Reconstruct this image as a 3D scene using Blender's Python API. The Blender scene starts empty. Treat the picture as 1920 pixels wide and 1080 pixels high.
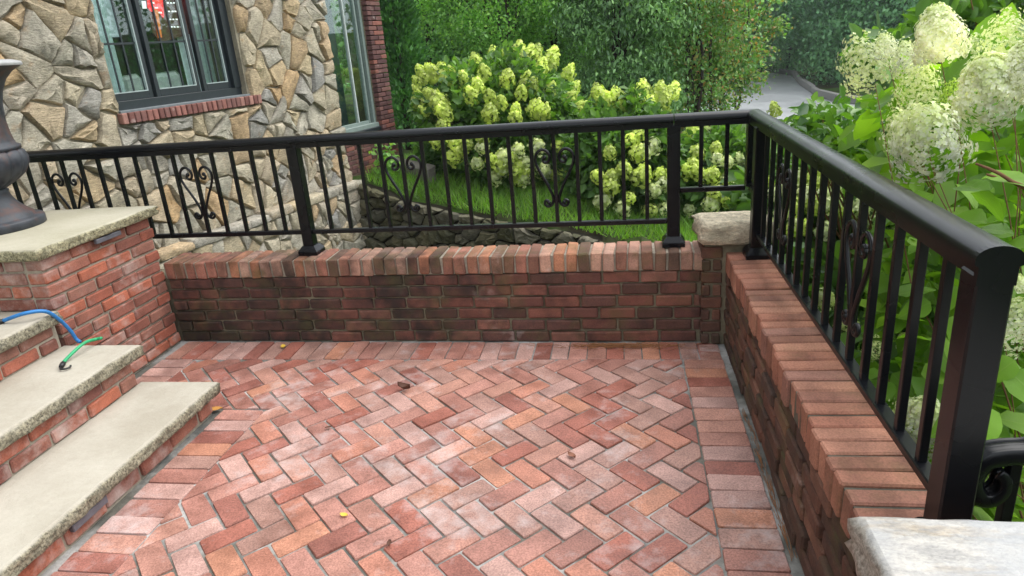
import bpy, math, random
import numpy as np
from mathutils import Vector, Matrix
random.seed(7); rng = np.random.default_rng(7)
R = math.radians
scene = bpy.context.scene
C = scene.collection

# ------------------------------------------------------------------ camera
CAM = np.array([-0.5042, -3.3555, 1.5239]); YAW, PITCH, ROLL, FPX = -0.17, -0.3436, -0.0802, 1288.5
def cam_axes():
    cy, sy, cp, sp = math.cos(YAW), math.sin(YAW), math.cos(PITCH), math.sin(PITCH)
    f = np.array([sy*cp, cy*cp, sp]); r = np.array([cy, -sy, 0.]); u = np.cross(r, f)
    cr, sr = math.cos(ROLL), math.sin(ROLL)
    return cr*r + sr*u, -sr*r + cr*u, f
AX_R, AX_U, AX_F = cam_axes()
cam = bpy.data.cameras.new('camera'); cam.sensor_width = 36; cam.lens = 36*FPX/1920
cam.clip_start = .05; cam.clip_end = 500
camo = bpy.data.objects.new('camera', cam); C.objects.link(camo)
camo.matrix_world = Matrix(((AX_R[0], AX_U[0], -AX_F[0], CAM[0]), (AX_R[1], AX_U[1], -AX_F[1], CAM[1]),
                            (AX_R[2], AX_U[2], -AX_F[2], CAM[2]), (0, 0, 0, 1)))
scene.camera = camo

# ------------------------------------------------------------------ light: bright overcast day
SUN_EL, SUN_AZ = 58, 62            # azimuth clockwise from +Y
world = bpy.data.worlds.new('World'); scene.world = world; world.use_nodes = True
wn = world.node_tree; bg = wn.nodes['Background']
sky = wn.nodes.new('ShaderNodeTexSky'); sky.sky_type = 'NISHITA'; sky.sun_disc = False
sky.sun_elevation = R(SUN_EL); sky.sun_rotation = R(SUN_AZ); sky.dust_density = 3.0; sky.air_density = 1.0
hs = wn.nodes.new('ShaderNodeHueSaturation'); hs.inputs['Saturation'].default_value = .22
wn.links.new(sky.outputs[0], hs.inputs['Color']); ov_ = wn.nodes.new('ShaderNodeMix'); ov_.data_type = 'RGBA'; ov_.inputs[0].default_value = .6; ov_.inputs[7].default_value = (6.0, 6.4, 6.8, 1)   # even cloud cover
wn.links.new(hs.outputs[0], ov_.inputs[6]); wn.links.new(ov_.outputs[2], bg.inputs['Color'])
bg.inputs['Strength'].default_value = .15
sl = bpy.data.lights.new('sun', 'SUN'); sl.energy = 1.1; sl.angle = R(60); sl.color = (1, .96, .9)
so = bpy.data.objects.new('sun', sl); C.objects.link(so)
sd = Vector((math.sin(R(SUN_AZ))*math.cos(R(SUN_EL)), math.cos(R(SUN_AZ))*math.cos(R(SUN_EL)), math.sin(R(SUN_EL))))
so.rotation_euler = sd.to_track_quat('Z', 'Y').to_euler()
vs = scene.view_settings; vs.view_transform = 'Standard'; vs.look = 'None'; vs.gamma = 1; vs.use_curve_mapping = False
vs.exposure = 1.28
scene.cycles.max_bounces = 6; scene.cycles.transparent_max_bounces = 8; scene.cycles.use_denoising = True

# ------------------------------------------------------------------ pixel helpers (directions only)
def ray(u, v): return ((u-960)/FPX)*AX_R + ((540-v)/FPX)*AX_U + AX_F
def on_axis(u, v, ax, val):
    d = ray(u, v); return CAM + d*((val-CAM[ax])/d[ax])
def on_plane(u, v, P, n):
    d = ray(u, v); n = np.asarray(n, float); return CAM + d*(n@(np.asarray(P, float)-CAM)/(n@d))
def at_depth(u, v, d): return CAM + ray(u, v)*d
def to_px(P):
    q = np.asarray(P, float)-CAM; z = q@AX_F
    return np.stack([960+FPX*(q@AX_R)/z, 540-FPX*(q@AX_U)/z, z], -1)
def inside(poly, x, y):
    c = False; j = len(poly)-1
    for i in range(len(poly)):
        (xi, yi), (xj, yj) = poly[i], poly[j]
        if (yi > y) != (yj > y) and x < (xj-xi)*(y-yi)/(yj-yi)+xi: c = not c
        j = i
    return c

# ------------------------------------------------------------------ object helpers
def link(name, data, parent=None, loc=(0, 0, 0), rot=(0, 0, 0), kind=None):
    o = bpy.data.objects.new(name, data); C.objects.link(o)
    o.location = loc; o.rotation_euler = rot
    if parent: o.parent = parent
    if kind: o['kind'] = kind
    return o
def tag(o, label, cat, group=None):
    o['label'] = label; o['category'] = cat
    if group: o['group'] = group
    return o
def thing(name, label, cat, loc=(0, 0, 0), rz=0, group=None):
    return tag(link(name, None, None, loc, (0, 0, rz)), label, cat, group)
class MB:
    def __init__(s): s.v = []; s.f = []; s.sm = []
    def add(s, v, f, smooth=False):
        b = len(s.v); s.v += [tuple(p) for p in v]; s.f += [tuple(i+b for i in q) for q in f]; s.sm += [smooth]*len(f); return s
    def mesh(s, name, m):
        me = bpy.data.meshes.new(name); me.from_pydata(s.v, [], s.f); me.materials.append(m)
        me.polygons.foreach_set('use_smooth', s.sm); me.update(); return me
    def obj(s, name, m, parent=None, loc=(0, 0, 0), rot=(0, 0, 0), kind=None):
        return link(name, s.mesh(name, m), parent, loc, rot, kind)
    def box(s, x0, x1, y0, y1, z0, z1, b=0, j=0, rnd=random):
        if b <= 0:
            v = [(x, y, z) for x in (x0, x1) for y in (y0, y1) for z in (z0, z1)]
            return s.add(v, [(0, 1, 3, 2), (4, 6, 7, 5), (0, 4, 5, 1), (2, 3, 7, 6), (0, 2, 6, 4), (1, 5, 7, 3)])
        lo, hi = (x0, y0, z0), (x1, y1, z1); v = []; ix = {}
        for cx in (0, 1):
            for cy in (0, 1):
                for cz in (0, 1):
                    c = (cx, cy, cz); jj = [rnd.uniform(-j, j) for _ in range(3)]
                    for a in range(3):
                        p = [(hi[k] if c[k] else lo[k]) + (0 if k == a else (-b if c[k] else b)) + jj[k]*(1 if k != a else .6) for k in range(3)]
                        ix[c, a] = len(v); v.append(p)
        f = []
        for a in range(3):
            o = [k for k in range(3) if k != a]
            for sgn in (0, 1):
                q = []
                for (m, n) in ((0, 0), (1, 0), (1, 1), (0, 1)):
                    c = [0, 0, 0]; c[a] = sgn; c[o[0]] = m; c[o[1]] = n; q.append(ix[tuple(c), a])
                f.append(q)
            for m in (0, 1):
                for n in (0, 1):
                    c0 = [0, 0, 0]; c0[o[0]] = m; c0[o[1]] = n; c1 = c0[:]; c1[a] = 1
                    c0, c1 = tuple(c0), tuple(c1)
                    f.append((ix[c0, o[0]], ix[c1, o[0]], ix[c1, o[1]], ix[c0, o[1]]))
        for c in [(i, k, l) for i in (0, 1) for k in (0, 1) for l in (0, 1)]:
            f.append((ix[c, 0], ix[c, 1], ix[c, 2]))
        # orient outward
        ctr = [(lo[k]+hi[k])/2 for k in range(3)]; g = []
        for q in f:
            a_, b_, c_ = (Vector(v[q[0]]), Vector(v[q[1]]), Vector(v[q[2]]))
            nn = (b_-a_).cross(c_-a_); mid = sum((Vector(v[i]) for i in q), Vector())/len(q)
            g.append(q if nn.dot(mid-Vector(ctr)) > 0 else tuple(reversed(q)))
        return s.add(v, g)
    def tube(s, pts, r, n=8, smooth=True, flat=1.0, cap=True):
        pts = [Vector(p) for p in pts]; m = len(pts); rr = r if hasattr(r, '__len__') else [r]*m
        v = []; up = None
        for i, p in enumerate(pts):
            t = (pts[min(i+1, m-1)]-pts[max(i-1, 0)]).normalized()
            if up is None:
                up = Vector((0, 0, 1)) if abs(t.z) < .9 else Vector((0, 1, 0))
            a = t.cross(up); a = a.normalized() if a.length > 1e-6 else Vector((1, 0, 0)); up2 = a.cross(t).normalized(); up = up2
            for k in range(n):
                w = 2*math.pi*k/n; v.append(p + a*(math.cos(w)*rr[i]*flat) + up2*(math.sin(w)*rr[i]))
        f = [(i*n+k, i*n+(k+1) % n, (i+1)*n+(k+1) % n, (i+1)*n+k) for i in range(m-1) for k in range(n)]
        if cap: f += [tuple(range(n))[::-1], tuple(range((m-1)*n, m*n))]
        return s.add(v, f, smooth)
    def ball(s, c, r, n=8, sc=(1, 1, 1)):
        v = []; f = []
        for i in range(n//2+1):
            a = math.pi*i/(n//2)
            for k in range(n):
                b = 2*math.pi*k/n; v.append((c[0]+r*sc[0]*math.sin(a)*math.cos(b), c[1]+r*sc[1]*math.sin(a)*math.sin(b), c[2]+r*sc[2]*math.cos(a)))
        for i in range(n//2):
            for k in range(n): f.append((i*n+k, (i+1)*n+k, (i+1)*n+(k+1) % n, i*n+(k+1) % n))
        return s.add(v, f, True)

# ------------------------------------------------------------------ material helpers
class NT:
    def __init__(s, name):
        s.m = bpy.data.materials.new(name); s.m.use_nodes = True; s.t = s.m.node_tree; s.b = s.t.nodes['Principled BSDF']
    def n(s, typ, **kw):
        x = s.t.nodes.new('ShaderNode'+typ)
        for k, v in kw.items():
            if k[0] == '_': setattr(x, k[1:], v)
            else: s.set(x, k, v)
        return x
    def set(s, x, k, v):
        i = x.inputs[int(k[1:])] if k[0] == 'i' and k[1:].isdigit() else x.inputs[k.replace('__', ' ')]
        if isinstance(v, bpy.types.NodeSocket): s.t.links.new(v, i)
        else: i.default_value = v
    def noise(s, vec, scale, detail=3, rough=.55): return s.n('TexNoise', Vector=vec, Scale=scale, Detail=detail, Roughness=rough).outputs['Fac']
    def ramp(s, fac, stops, const=False):
        x = s.n('ValToRGB', Fac=fac); x.color_ramp.interpolation = 'CONSTANT' if const else 'LINEAR'; e = x.color_ramp.elements
        while len(e) < len(stops): e.new(.5)
        for i, (p, c) in enumerate(stops): e[i].position = p; e[i].color = (*c, 1) if len(c) == 3 else c
        return x.outputs['Color']
    def rng(s, fac, a, b, c=0., d=1.):
        return s.n('MapRange', Value=fac, From__Min=a, From__Max=b, To__Min=c, To__Max=d).outputs[0]
    def mix(s, fac, a, b, mode='MIX'):
        x = s.t.nodes.new('ShaderNodeMix'); x.data_type = 'RGBA'; x.blend_type = mode
        for i, v in ((0, fac), (6, a), (7, b)):
            if isinstance(v, bpy.types.NodeSocket): s.t.links.new(v, x.inputs[i])
            else: x.inputs[i].default_value = v if i == 0 else ((*v, 1) if len(v) == 3 else v)
        return x.outputs[2]
    def math(s, op, a, b=0.):
        x = s.n('Math', _operation=op, i0=a, i1=b); return x.outputs[0]
    def bump(s, h, strength=.3, dist=.005):
        x = s.n('Bump', Strength=strength, Distance=dist, Height=h); s.t.links.new(x.outputs[0], s.b.inputs['Normal'])
    def out(s, color=None, rough=None, spec=None):
        for k, v in (('Base Color', color), ('Roughness', rough), ('Specular IOR Level', spec)):
            if v is None: continue
            if isinstance(v, bpy.types.NodeSocket): s.t.links.new(v, s.b.inputs[k])
            else: s.b.inputs[k].default_value = (*v, 1) if hasattr(v, '__len__') else v
        return s.m
    def objvec(s):
        r = s.n('ObjectInfo').outputs['Random']; o = s.n('TexCoord').outputs['Object']
        m = s.math('MULTIPLY', r, 57.0)
        return s.n('VectorMath', _operation='ADD', i0=o, i1=s.n('CombineXYZ', X=m, Y=m, Z=m).outputs[0]).outputs[0], r
    def pos(s): return s.n('NewGeometry').outputs['Position']

def ramp_even(cols): return [(i/(len(cols)-1) if len(cols) > 1 else 0, c) for i, c in enumerate(cols)]
def brick_mat(name, cols, pale=(.55, .47, .43), pale_lo=.60, pale_hi=.78, pale_amt=.7, soot=0., soot_col=(.02, .016, .014), rough=(.75, .95), moss=0., speck=.35, soot_lo=.42, stain_left=False):
    cols = [tuple(.78*q+.22*(.3*c[0]+.59*c[1]+.11*c[2])*f for q, f in zip(c, (1.5, 1.15, .95))) for c in cols]
    m = NT(name); v, r = m.objvec(); p = m.pos()
    c = m.ramp(r, [(i/len(cols), q) for i, q in enumerate(cols)], True)
    big = m.noise(v, 8, 4); c = m.mix(1, c, m.ramp(big, [(.25, (.62, .6, .6)), (.75, (1.25, 1.25, 1.25))]), 'MULTIPLY')
    fine = m.noise(v, 160, 3, .7); c = m.mix(speck, c, m.ramp(fine, [(.35, (.25, .22, .2)), (.62, (1.25, 1.22, 1.2))]), 'MULTIPLY')
    pn = m.math('ADD', m.math('MULTIPLY', m.noise(p, 2.2, 3), .55), m.math('MULTIPLY', m.noise(v, 13, 5, .65), .5))
    pm = m.rng(pn, pale_lo*1.0, pale_hi*1.0, 0, pale_amt); c = m.mix(pm, c, pale)
    if soot:
        sn = m.math('ADD', m.math('MULTIPLY', m.noise(p, 1.6, 3), .6), m.math('MULTIPLY', m.noise(p, 14, 4), .4))
        if stain_left:
            x = m.n('SeparateXYZ', Vector=p).outputs
            sn = m.math('ADD', sn, m.math('MULTIPLY', m.rng(x[0], -1.2, -3.1), .13))
        c = m.mix(m.rng(sn, soot_lo, soot_lo+.2, 0, soot), c, soot_col)
    if moss:
        c = m.mix(m.rng(m.noise(p, 5, 5, .7), .5, .68, 0, moss), c, (.10, .095, .03))
    m.bump(m.math('ADD', m.math('MULTIPLY', fine, .4), m.noise(v, 30, 4)), .55, .004)
    return m.out(c, m.rng(big, .3, .7, rough[0], rough[1]), .3)

RED = [(.10, .035, .026), (.23, .055, .034), (.27, .065, .04), (.20, .048, .034), (.31, .085, .05), (.16, .05, .04), (.26, .075, .05)]
M_WALLBRICK = brick_mat('wall brick', [(.11, .046, .034), (.20, .062, .042), (.24, .075, .05), (.16, .054, .041), (.27, .10, .068), (.13, .052, .041)], soot=.88, soot_lo=.455, pale_lo=.62, pale_amt=.45, moss=.35, stain_left=True)
M_SIDEBRICK = brick_mat('side wall brick', [(.09, .045, .03), (.155, .062, .039), (.19, .07, .042), (.12, .054, .038), (.21, .09, .055), (.105, .057, .042)], soot=.7, soot_lo=.45, pale_lo=.66, pale_amt=.4, moss=.45)
M_COPING = brick_mat('coping brick', [(.24, .10, .065), (.44, .17, .09), (.36, .13, .085), (.54, .30, .22), (.16, .085, .055), (.50, .19, .09), (.24, .12, .075), (.44, .22, .155), (.34, .14, .09), (.55, .29, .20), (.48, .17, .08)], soot=.75, soot_lo=.49, pale_lo=.60, pale_amt=.5, moss=.5, stain_left=True)
M_SIDECOPING = brick_mat('side coping brick', [(.27, .105, .066), (.38, .145, .088), (.32, .125, .083), (.41, .17, .105), (.35, .125, .075), (.30, .13, .095)], soot=.4, soot_lo=.52, pale_lo=.66, pale_amt=.4, moss=.25)
M_PIERBRICK = brick_mat('pier brick', [(.25, .075, .05), (.35, .085, .045), (.29, .09, .06), (.42, .10, .045), (.33, .13, .09), (.21, .065, .05), (.34, .11, .07)], pale_lo=.53, pale_hi=.74, pale_amt=.7, soot=.45, soot_lo=.52)
M_PAVER = brick_mat('paver', [(.34, .14, .11), (.43, .185, .145), (.31, .10, .075), (.46, .26, .225), (.47, .185, .105), (.42, .185, .14), (.38, .20, .165), (.46, .17, .11), (.36, .105, .072), (.43, .245, .215), (.38, .15, .115), (.46, .21, .155), (.35, .185, .15)], pale=(.58, .52, .51), pale_lo=.55, pale_hi=.74, pale_amt=.6, soot=.75, soot_lo=.55, soot_col=(.13, .05, .032), rough=(.3, .7), speck=.5)
M_HOUSEBRICK = brick_mat('house brick', [(.10, .04, .042), (.15, .06, .058), (.18, .075, .065), (.12, .05, .05), (.26, .08, .06)], pale_lo=.66, pale_amt=.5)
M_SILLBRICK = brick_mat('sill brick', [(.20, .07, .06), (.30, .11, .09), (.22, .09, .08), (.35, .16, .13)], pale_lo=.62)

def mortar_mat(name, col, dark=.5, scale=40):
    m = NT(name); p = m.pos(); n = m.noise(p, scale, 5, .7)
    c = m.mix(m.rng(m.noise(p, 3, 4), .35, .65), col, tuple(x*dark for x in col))
    c = m.mix(.5, c, m.ramp(n, [(.3, (.4, .4, .4)), (.7, (1.2, 1.2, 1.2))]), 'MULTIPLY')
    m.bump(n, .8, .006); return m.out(c, .95, .2)
M_MORTAR = mortar_mat('wall mortar', (.24, .205, .14))
M_MORTAR_PALE = mortar_mat('pale mortar', (.38, .33, .26), .7)
def joint_mat():
    m = NT('patio joint'); p = m.pos(); n = m.noise(p, 45, 5, .7)
    c = m.mix(m.rng(m.noise(p, 2.4, 4, .6), .42, .6), (.13, .125, .105), (.42, .41, .39)); c = m.mix(m.rng(m.noise(p, 6, 3), .5, .65, 0, .8), c, (.10, .105, .10))
    c = m.mix(.6, c, m.ramp(n, [(.3, (.5, .5, .5)), (.7, (1.2, 1.2, 1.2))]), 'MULTIPLY'); m.bump(n, .8, .005); return m.out(c, .9, .2)
M_JOINT = joint_mat()
M_STONEMORTAR = mortar_mat('stone joint', (.34, .30, .22), .6)

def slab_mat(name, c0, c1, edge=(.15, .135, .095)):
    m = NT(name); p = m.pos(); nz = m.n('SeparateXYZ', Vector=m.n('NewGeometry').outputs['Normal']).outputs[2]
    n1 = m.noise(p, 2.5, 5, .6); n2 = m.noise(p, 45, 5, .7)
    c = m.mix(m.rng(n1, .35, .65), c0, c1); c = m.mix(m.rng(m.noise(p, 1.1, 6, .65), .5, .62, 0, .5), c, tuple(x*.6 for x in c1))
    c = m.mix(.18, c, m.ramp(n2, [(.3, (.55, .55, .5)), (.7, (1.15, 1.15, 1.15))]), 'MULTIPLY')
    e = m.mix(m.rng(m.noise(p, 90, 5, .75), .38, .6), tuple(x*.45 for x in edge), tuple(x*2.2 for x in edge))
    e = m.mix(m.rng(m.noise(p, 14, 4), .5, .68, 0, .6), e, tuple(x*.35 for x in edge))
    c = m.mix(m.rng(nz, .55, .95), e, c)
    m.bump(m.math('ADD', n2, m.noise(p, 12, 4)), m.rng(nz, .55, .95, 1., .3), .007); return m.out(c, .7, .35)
M_SLAB = slab_mat('limestone tread', (.43, .395, .33), (.34, .305, .245))
M_CAP = slab_mat('pier cap slab', (.42, .39, .305), (.35, .325, .24), (.17, .155, .095))

def stone_mat(name, cols, bstr=.8, pale=True):
    m = NT(name); v, r = m.objvec()
    c = m.ramp(r, ramp_even(cols))
    tc = m.n('Mapping', Vector=v, Rotation=(.4, .7, .9), Scale=(1, 1, 3.2)).outputs[0]
    n1 = m.noise(v, 6, 5, .65); n2 = m.noise(tc, 26, 6, .72); n3 = m.noise(v, 110, 4, .7)
    c = m.mix(1, c, m.ramp(n1, [(.25, (.68, .68, .66)), (.72, (1.5, 1.46, 1.4))]), 'MULTIPLY')
    c = m.mix(.8, c, m.ramp(n2, [(.32, (.42, .42, .42)), (.62, (1.2, 1.2, 1.2))]), 'MULTIPLY')
    c = m.mix(.35, c, m.ramp(n3, [(.35, (.4, .4, .4)), (.65, (1.3, 1.3, 1.3))]), 'MULTIPLY')
    if pale: c = m.mix(m.rng(m.noise(v, 9, 4), .60, .74, 0, .45), c, (.40, .23, .10))
    m.bump(m.math('ADD', m.math('MULTIPLY', n3, .25), m.math('ADD', n2, n1)), bstr, .02); return m.out(c, .85, .25)
M_FIELD = stone_mat('house fieldstone', [(.36, .325, .25), (.44, .39, .29), (.33, .315, .28), (.46, .38, .25), (.39, .36, .30), (.27, .265, .25), (.47, .42, .33), (.42, .29, .16), (.40, .375, .31), (.34, .32, .26), (.45, .35, .22), (.31, .30, .27)])
M_DARKSTONE = stone_mat('retaining stone', [(.07, .07, .038), (.115, .105, .065), (.085, .085, .05), (.15, .14, .105), (.08, .078, .058)], 1., False)
M_CAPSTONE = stone_mat('corner capstone', [(.56, .49, .37), (.60, .53, .41)], .9, False)
def granite():
    m = NT('granite capstone'); p = m.pos()
    w = m.n('Mapping', Vector=p, Rotation=(0, 0, .5), Scale=(.9, 2.6, 2.6)).outputs[0]
    n1 = m.noise(w, 6, 6, .68); n2 = m.noise(p, 120, 4, .7); n3 = m.noise(w, 22, 5, .7)
    c = m.ramp(n1, [(.3, (.24, .24, .24)), (.42, (.40, .38, .35)), (.55, (.44, .42, .385)), (.64, (.42, .36, .28)), (.75, (.26, .265, .27))])
    c = m.mix(.6, c, m.ramp(n3, [(.36, (.45, .47, .5)), (.6, (1.12, 1.1, 1.08))]), 'MULTIPLY')
    c = m.mix(.25, c, m.ramp(n2, [(.36, (.35, .35, .36)), (.55, (1.1, 1.1, 1.1))]), 'MULTIPLY'); c = m.mix(m.rng(m.noise(p, 5, 5, .6), .5, .66, 0, .6), c, (.30, .31, .325)); c = m.mix(m.rng(m.noise(p, 7.3, 4, .6), .56, .68, 0, .5), c, (.50, .40, .27))
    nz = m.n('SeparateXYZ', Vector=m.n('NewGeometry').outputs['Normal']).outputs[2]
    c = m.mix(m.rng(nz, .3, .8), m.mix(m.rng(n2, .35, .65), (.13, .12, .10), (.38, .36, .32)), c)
    m.bump(m.math('ADD', n2, n3), .5, .004); return m.out(c, .55, .4)
M_GRANITE = granite()
def plain(name, col, rough=.5, spec=.5, metal=0, bump=0, coat=0):
    m = NT(name); n = m.noise(m.pos(), 30, 4)
    c = m.mix(1, col, m.ramp(n, [(.2, (.8, .8, .8)), (.8, (1.18, 1.18, 1.18))]), 'MULTIPLY')
    if bump: m.bump(m.noise(m.pos(), 90, 4), bump, .002)
    m.b.inputs['Metallic'].default_value = metal; m.b.inputs['Coat Weight'].default_value = coat
    return m.out(c, rough, spec)
def rail_paint():
    m = NT('black satin powder coat'); p = m.pos(); n = m.noise(p, 5, 2)
    c = m.mix(m.rng(m.noise(p, 9, 3, .5), .55, .75, 0, .3), (.003, .0035, .005), (.008, .008, .009))
    return m.out(c, m.rng(n, .3, .7, .24, .34), .28)
M_RAIL = rail_paint()
def urn_mat():
    m = NT('weathered iron'); p = m.pos(); x = m.n('SeparateXYZ', Vector=m.n('NewGeometry').outputs['Normal']).outputs[2]
    n = m.noise(p, 18, 5, .65)
    c = m.mix(m.rng(n, .4, .6), (.022, .025, .032), (.04, .045, .055))
    c = m.mix(m.rng(m.noise(p, 7, 5, .7), .52, .66, 0, .8), c, (.085, .038, .028))
    m.bump(m.noise(p, 150, 3), .3, .002); return m.out(c, m.rng(n, .3, .7, .45, .65), .45)
M_URN = urn_mat()
M_FRAME = plain('dark window frame', (.016, .022, .026), .4)
M_FRAME2 = plain('grey green window frame', (.20, .25, .23), .45)
M_CURTAIN = plain('curtain', (.70, .78, .80), .9, .1)
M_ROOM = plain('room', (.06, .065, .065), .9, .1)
M_WHITE = plain('white print', (.75, .75, .75), .6); M_REDP = plain('red print', (.55, .02, .025), .5)
M_ORANGE = plain('orange print', (.55, .16, .04), .5); M_PANEL = plain('brown panel', (.05, .022, .016), .5); M_INK = plain('ink', (.01, .01, .012), .5)
def glass():
    m = NT('window glass'); t = m.t; t.nodes.remove(m.b)
    ge = m.n('NewGeometry').outputs; c = m.math('ABSOLUTE', m.n('VectorMath', _operation='DOT_PRODUCT', i0=ge['Normal'], i1=ge['Incoming']).outputs['Value'])
    fr = m.math('POWER', m.math('SUBTRACT', 1., c), 4.)
    tr = m.n('BsdfTransparent', Color=(.90, .96, .94, 1)).outputs[0]; gl = m.n('BsdfGlossy', Color=(.85, .95, .93, 1), Roughness=.015).outputs[0]
    t.links.new(m.n('MixShader', i0=m.rng(fr, 0, 1, .07, 1.), i1=tr, i2=gl).outputs[0], t.nodes['Material Output'].inputs[0]); return m.m
M_GLASS = glass()
def leaf_mat(name, cols, trans=.35, rough=.5, spec=.35, vary=None, objrand=False, vein=False, gain=1., tint=(1.5, 1.7, .55), tip=None):
    m = NT(name); p = m.pos()
    r = m.n('ObjectInfo').outputs['Random'] if objrand else m.n('NewGeometry').outputs['Random Per Island']
    c = m.ramp(r, ramp_even([tuple(min(.9, q*gain) for q in k) for k in cols]))
    c = m.mix(.75, c, m.ramp(m.noise(p, vary or 1.2, 3), [(.3, (.42, .45, .45)), (.7, (1.55, 1.5, 1.25))]), 'MULTIPLY')
    if tip:
        zt = m.n('SeparateXYZ', Vector=m.n('TexCoord').outputs['Object']).outputs[2]
        c = m.mix(m.rng(m.math('ADD', zt, m.math('MULTIPLY', r, .5)), .75, 1.35, 0, .8), c, tip)
    if vein:
        o = m.n('TexCoord').outputs['Object']; s = m.n('SeparateXYZ', Vector=o).outputs
        w = m.n('TexWave', Vector=m.n('CombineXYZ', X=m.math('SUBTRACT', s[1], m.math('MULTIPLY', m.math('ABSOLUTE', s[0]), .75)), Y=0., Z=0.).outputs[0], Scale=13., Distortion=.4).outputs['Fac']
        mid = m.rng(m.math('ABSOLUTE', s[0]), 0, .022, 1, 0)
        c = m.mix(m.math('MULTIPLY', m.math('MAXIMUM', m.rng(w, .8, 1.), mid), .28), c, (.30, .40, .12))
        m.bump(m.math('MAXIMUM', w, mid), .25, .04)
    m.out(c, rough, spec)
    tr = m.n('BsdfTranslucent', Color=m.mix(1, c, tint, 'MULTIPLY')).outputs[0]
    o = m.t.nodes['Material Output']; m.t.links.new(m.n('MixShader', i0=trans, i1=m.b.outputs[0], i2=tr).outputs[0], o.inputs[0]); return m.m
M_HYLEAF = leaf_mat('hydrangea leaf', [(.055, .12, .034), (.09, .185, .045), (.15, .28, .065), (.07, .15, .045)], .38)
M_BIGLEAF = leaf_mat('large hydrangea leaf', [(.08, .18, .025), (.14, .28, .028), (.16, .31, .033), (.10, .22, .028), (.15, .29, .03), (.19, .33, .045)], .4, .45, .22, 3, True, True)
M_BIGLEAF2 = leaf_mat('hydrangea mass leaf', [(.09, .19, .028), (.15, .28, .03), (.22, .38, .04), (.11, .23, .032)], .45, .45, .22, 3)
M_OVALLEAF = leaf_mat('oval leaf', [(.07, .16, .035), (.12, .25, .04), (.05, .12, .045), (.18, .33, .05)], .3, .35, .5)
M_TREELEAF = leaf_mat('tree leaf', gain=5.6, cols=[(.026, .05, .022), (.036, .07, .028), (.05, .09, .03), (.03, .058, .027)], trans=.3)
M_DARKLEAF = leaf_mat('dark tree leaf', gain=5.0, cols=[(.022, .042, .020), (.032, .06, .026), (.046, .08, .032), (.026, .05, .024)], trans=.22, rough=.45)
M_LIGHTLEAF = leaf_mat('light tree leaf', gain=4.6, cols=[(.045, .085, .025), (.065, .12, .03), (.035, .07, .028), (.09, .14, .035)], trans=.35)
M_MYRTLE = leaf_mat('crape myrtle leaf', gain=3.3, cols=[(.04, .085, .03), (.055, .11, .03), (.03, .07, .03), (.085, .10, .035), (.05, .10, .032), (.15, .07, .035)], trans=.3)
M_THUJA = leaf_mat('arborvitae spray', gain=2.6, cols=[(.018, .05, .018), (.028, .075, .022), (.04, .10, .026)], trans=.2, rough=.6)
M_FARLEAF = leaf_mat('far wood leaf', gain=4.2, cols=[(.024, .05, .024), (.03, .07, .036), (.045, .09, .042)], trans=.25, vary=.3)
M_GRASS = leaf_mat('grass blade', [(.13, .27, .035), (.18, .36, .05), (.08, .18, .03), (.25, .38, .09)], .4, vary=.9)
def petal(name, cols, tip=None):
    m = leaf_mat(name, cols, .3, .6, .2, 4, tint=(1.05, 1.05, .9), tip=tip); return m
M_WHITEP = petal('white floret', [(.80, .82, .70), (.85, .85, .80), (.72, .77, .54), (.83, .83, .76)], (.62, .72, .28))
M_CREAMP = petal('cream floret', [(.68, .76, .38), (.77, .81, .52), (.58, .70, .26), (.80, .82, .62)])
M_LIMEP = petal('lime floret', [(.60, .74, .15), (.70, .80, .22), (.50, .65, .11), (.74, .80, .36)])
M_GREENP = petal('green floret', [(.34, .50, .08), (.42, .58, .10), (.28, .44, .07)])
def bark(name, c): return plain(name, c, .9, .15, bump=.5)
M_BARK = bark('bark', (.045, .035, .028)); M_STEM = bark('woody stem', (.16, .085, .045)); M_GSTEM = bark('green stem', (.12, .16, .05))
def ground_mat():
    m = NT('ground'); p = m.pos(); n1 = m.noise(p, .8, 5, .6); n2 = m.noise(p, 14, 5, .7)
    c = m.mix(m.rng(n1, .42, .6), (.06, .115, .022), (.045, .038, .024))
    c = m.mix(.7, c, m.ramp(n2, [(.3, (.45, .45, .45)), (.7, (1.3, 1.3, 1.3))]), 'MULTIPLY'); m.bump(n2, .6, .03); return m.out(c, .95, .1)
M_GROUND = ground_mat()
def asphalt():
    m = NT('wet asphalt'); p = m.pos(); n1 = m.noise(p, .35, 4, .6); n2 = m.noise(p, 40, 4, .7)
    c = m.mix(m.rng(n1, .35, .65), (.24, .245, .255), (.29, .295, .30)); c = m.mix(.3, c, m.ramp(n2, [(.3, (.6, .6, .6)), (.7, (1.2, 1.2, 1.2))]), 'MULTIPLY')
    return m.out(c, m.rng(n1, .35, .65, .35, .6), .5)
M_ROAD = asphalt()

# ------------------------------------------------------------------ brick meshes (shared)
_bm = {}
def brick_data(L, D, H, m, b=.006, j=.0025, nv=4):
    """a worn brick centred on its origin: length x, depth y, height z"""
    k = (round(L, 3), round(D, 3), round(H, 3), m.name); l = _bm.setdefault(k, [])
    if len(l) < nv:
        l.append(MB().box(-L/2, L/2, -D/2, D/2, -H/2, H/2, b, j).mesh('brick', m)); return l[-1]
    return random.choice(l)
def brick(parent, c, L, D, H, m, rot=(0, 0, 0), name='brick', wob=.012, b=.006, j=.0025):
    return link(name, brick_data(L, D, H, m, b, j), parent, c, [a+random.uniform(-wob, wob)*.5 for a in rot])

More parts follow.
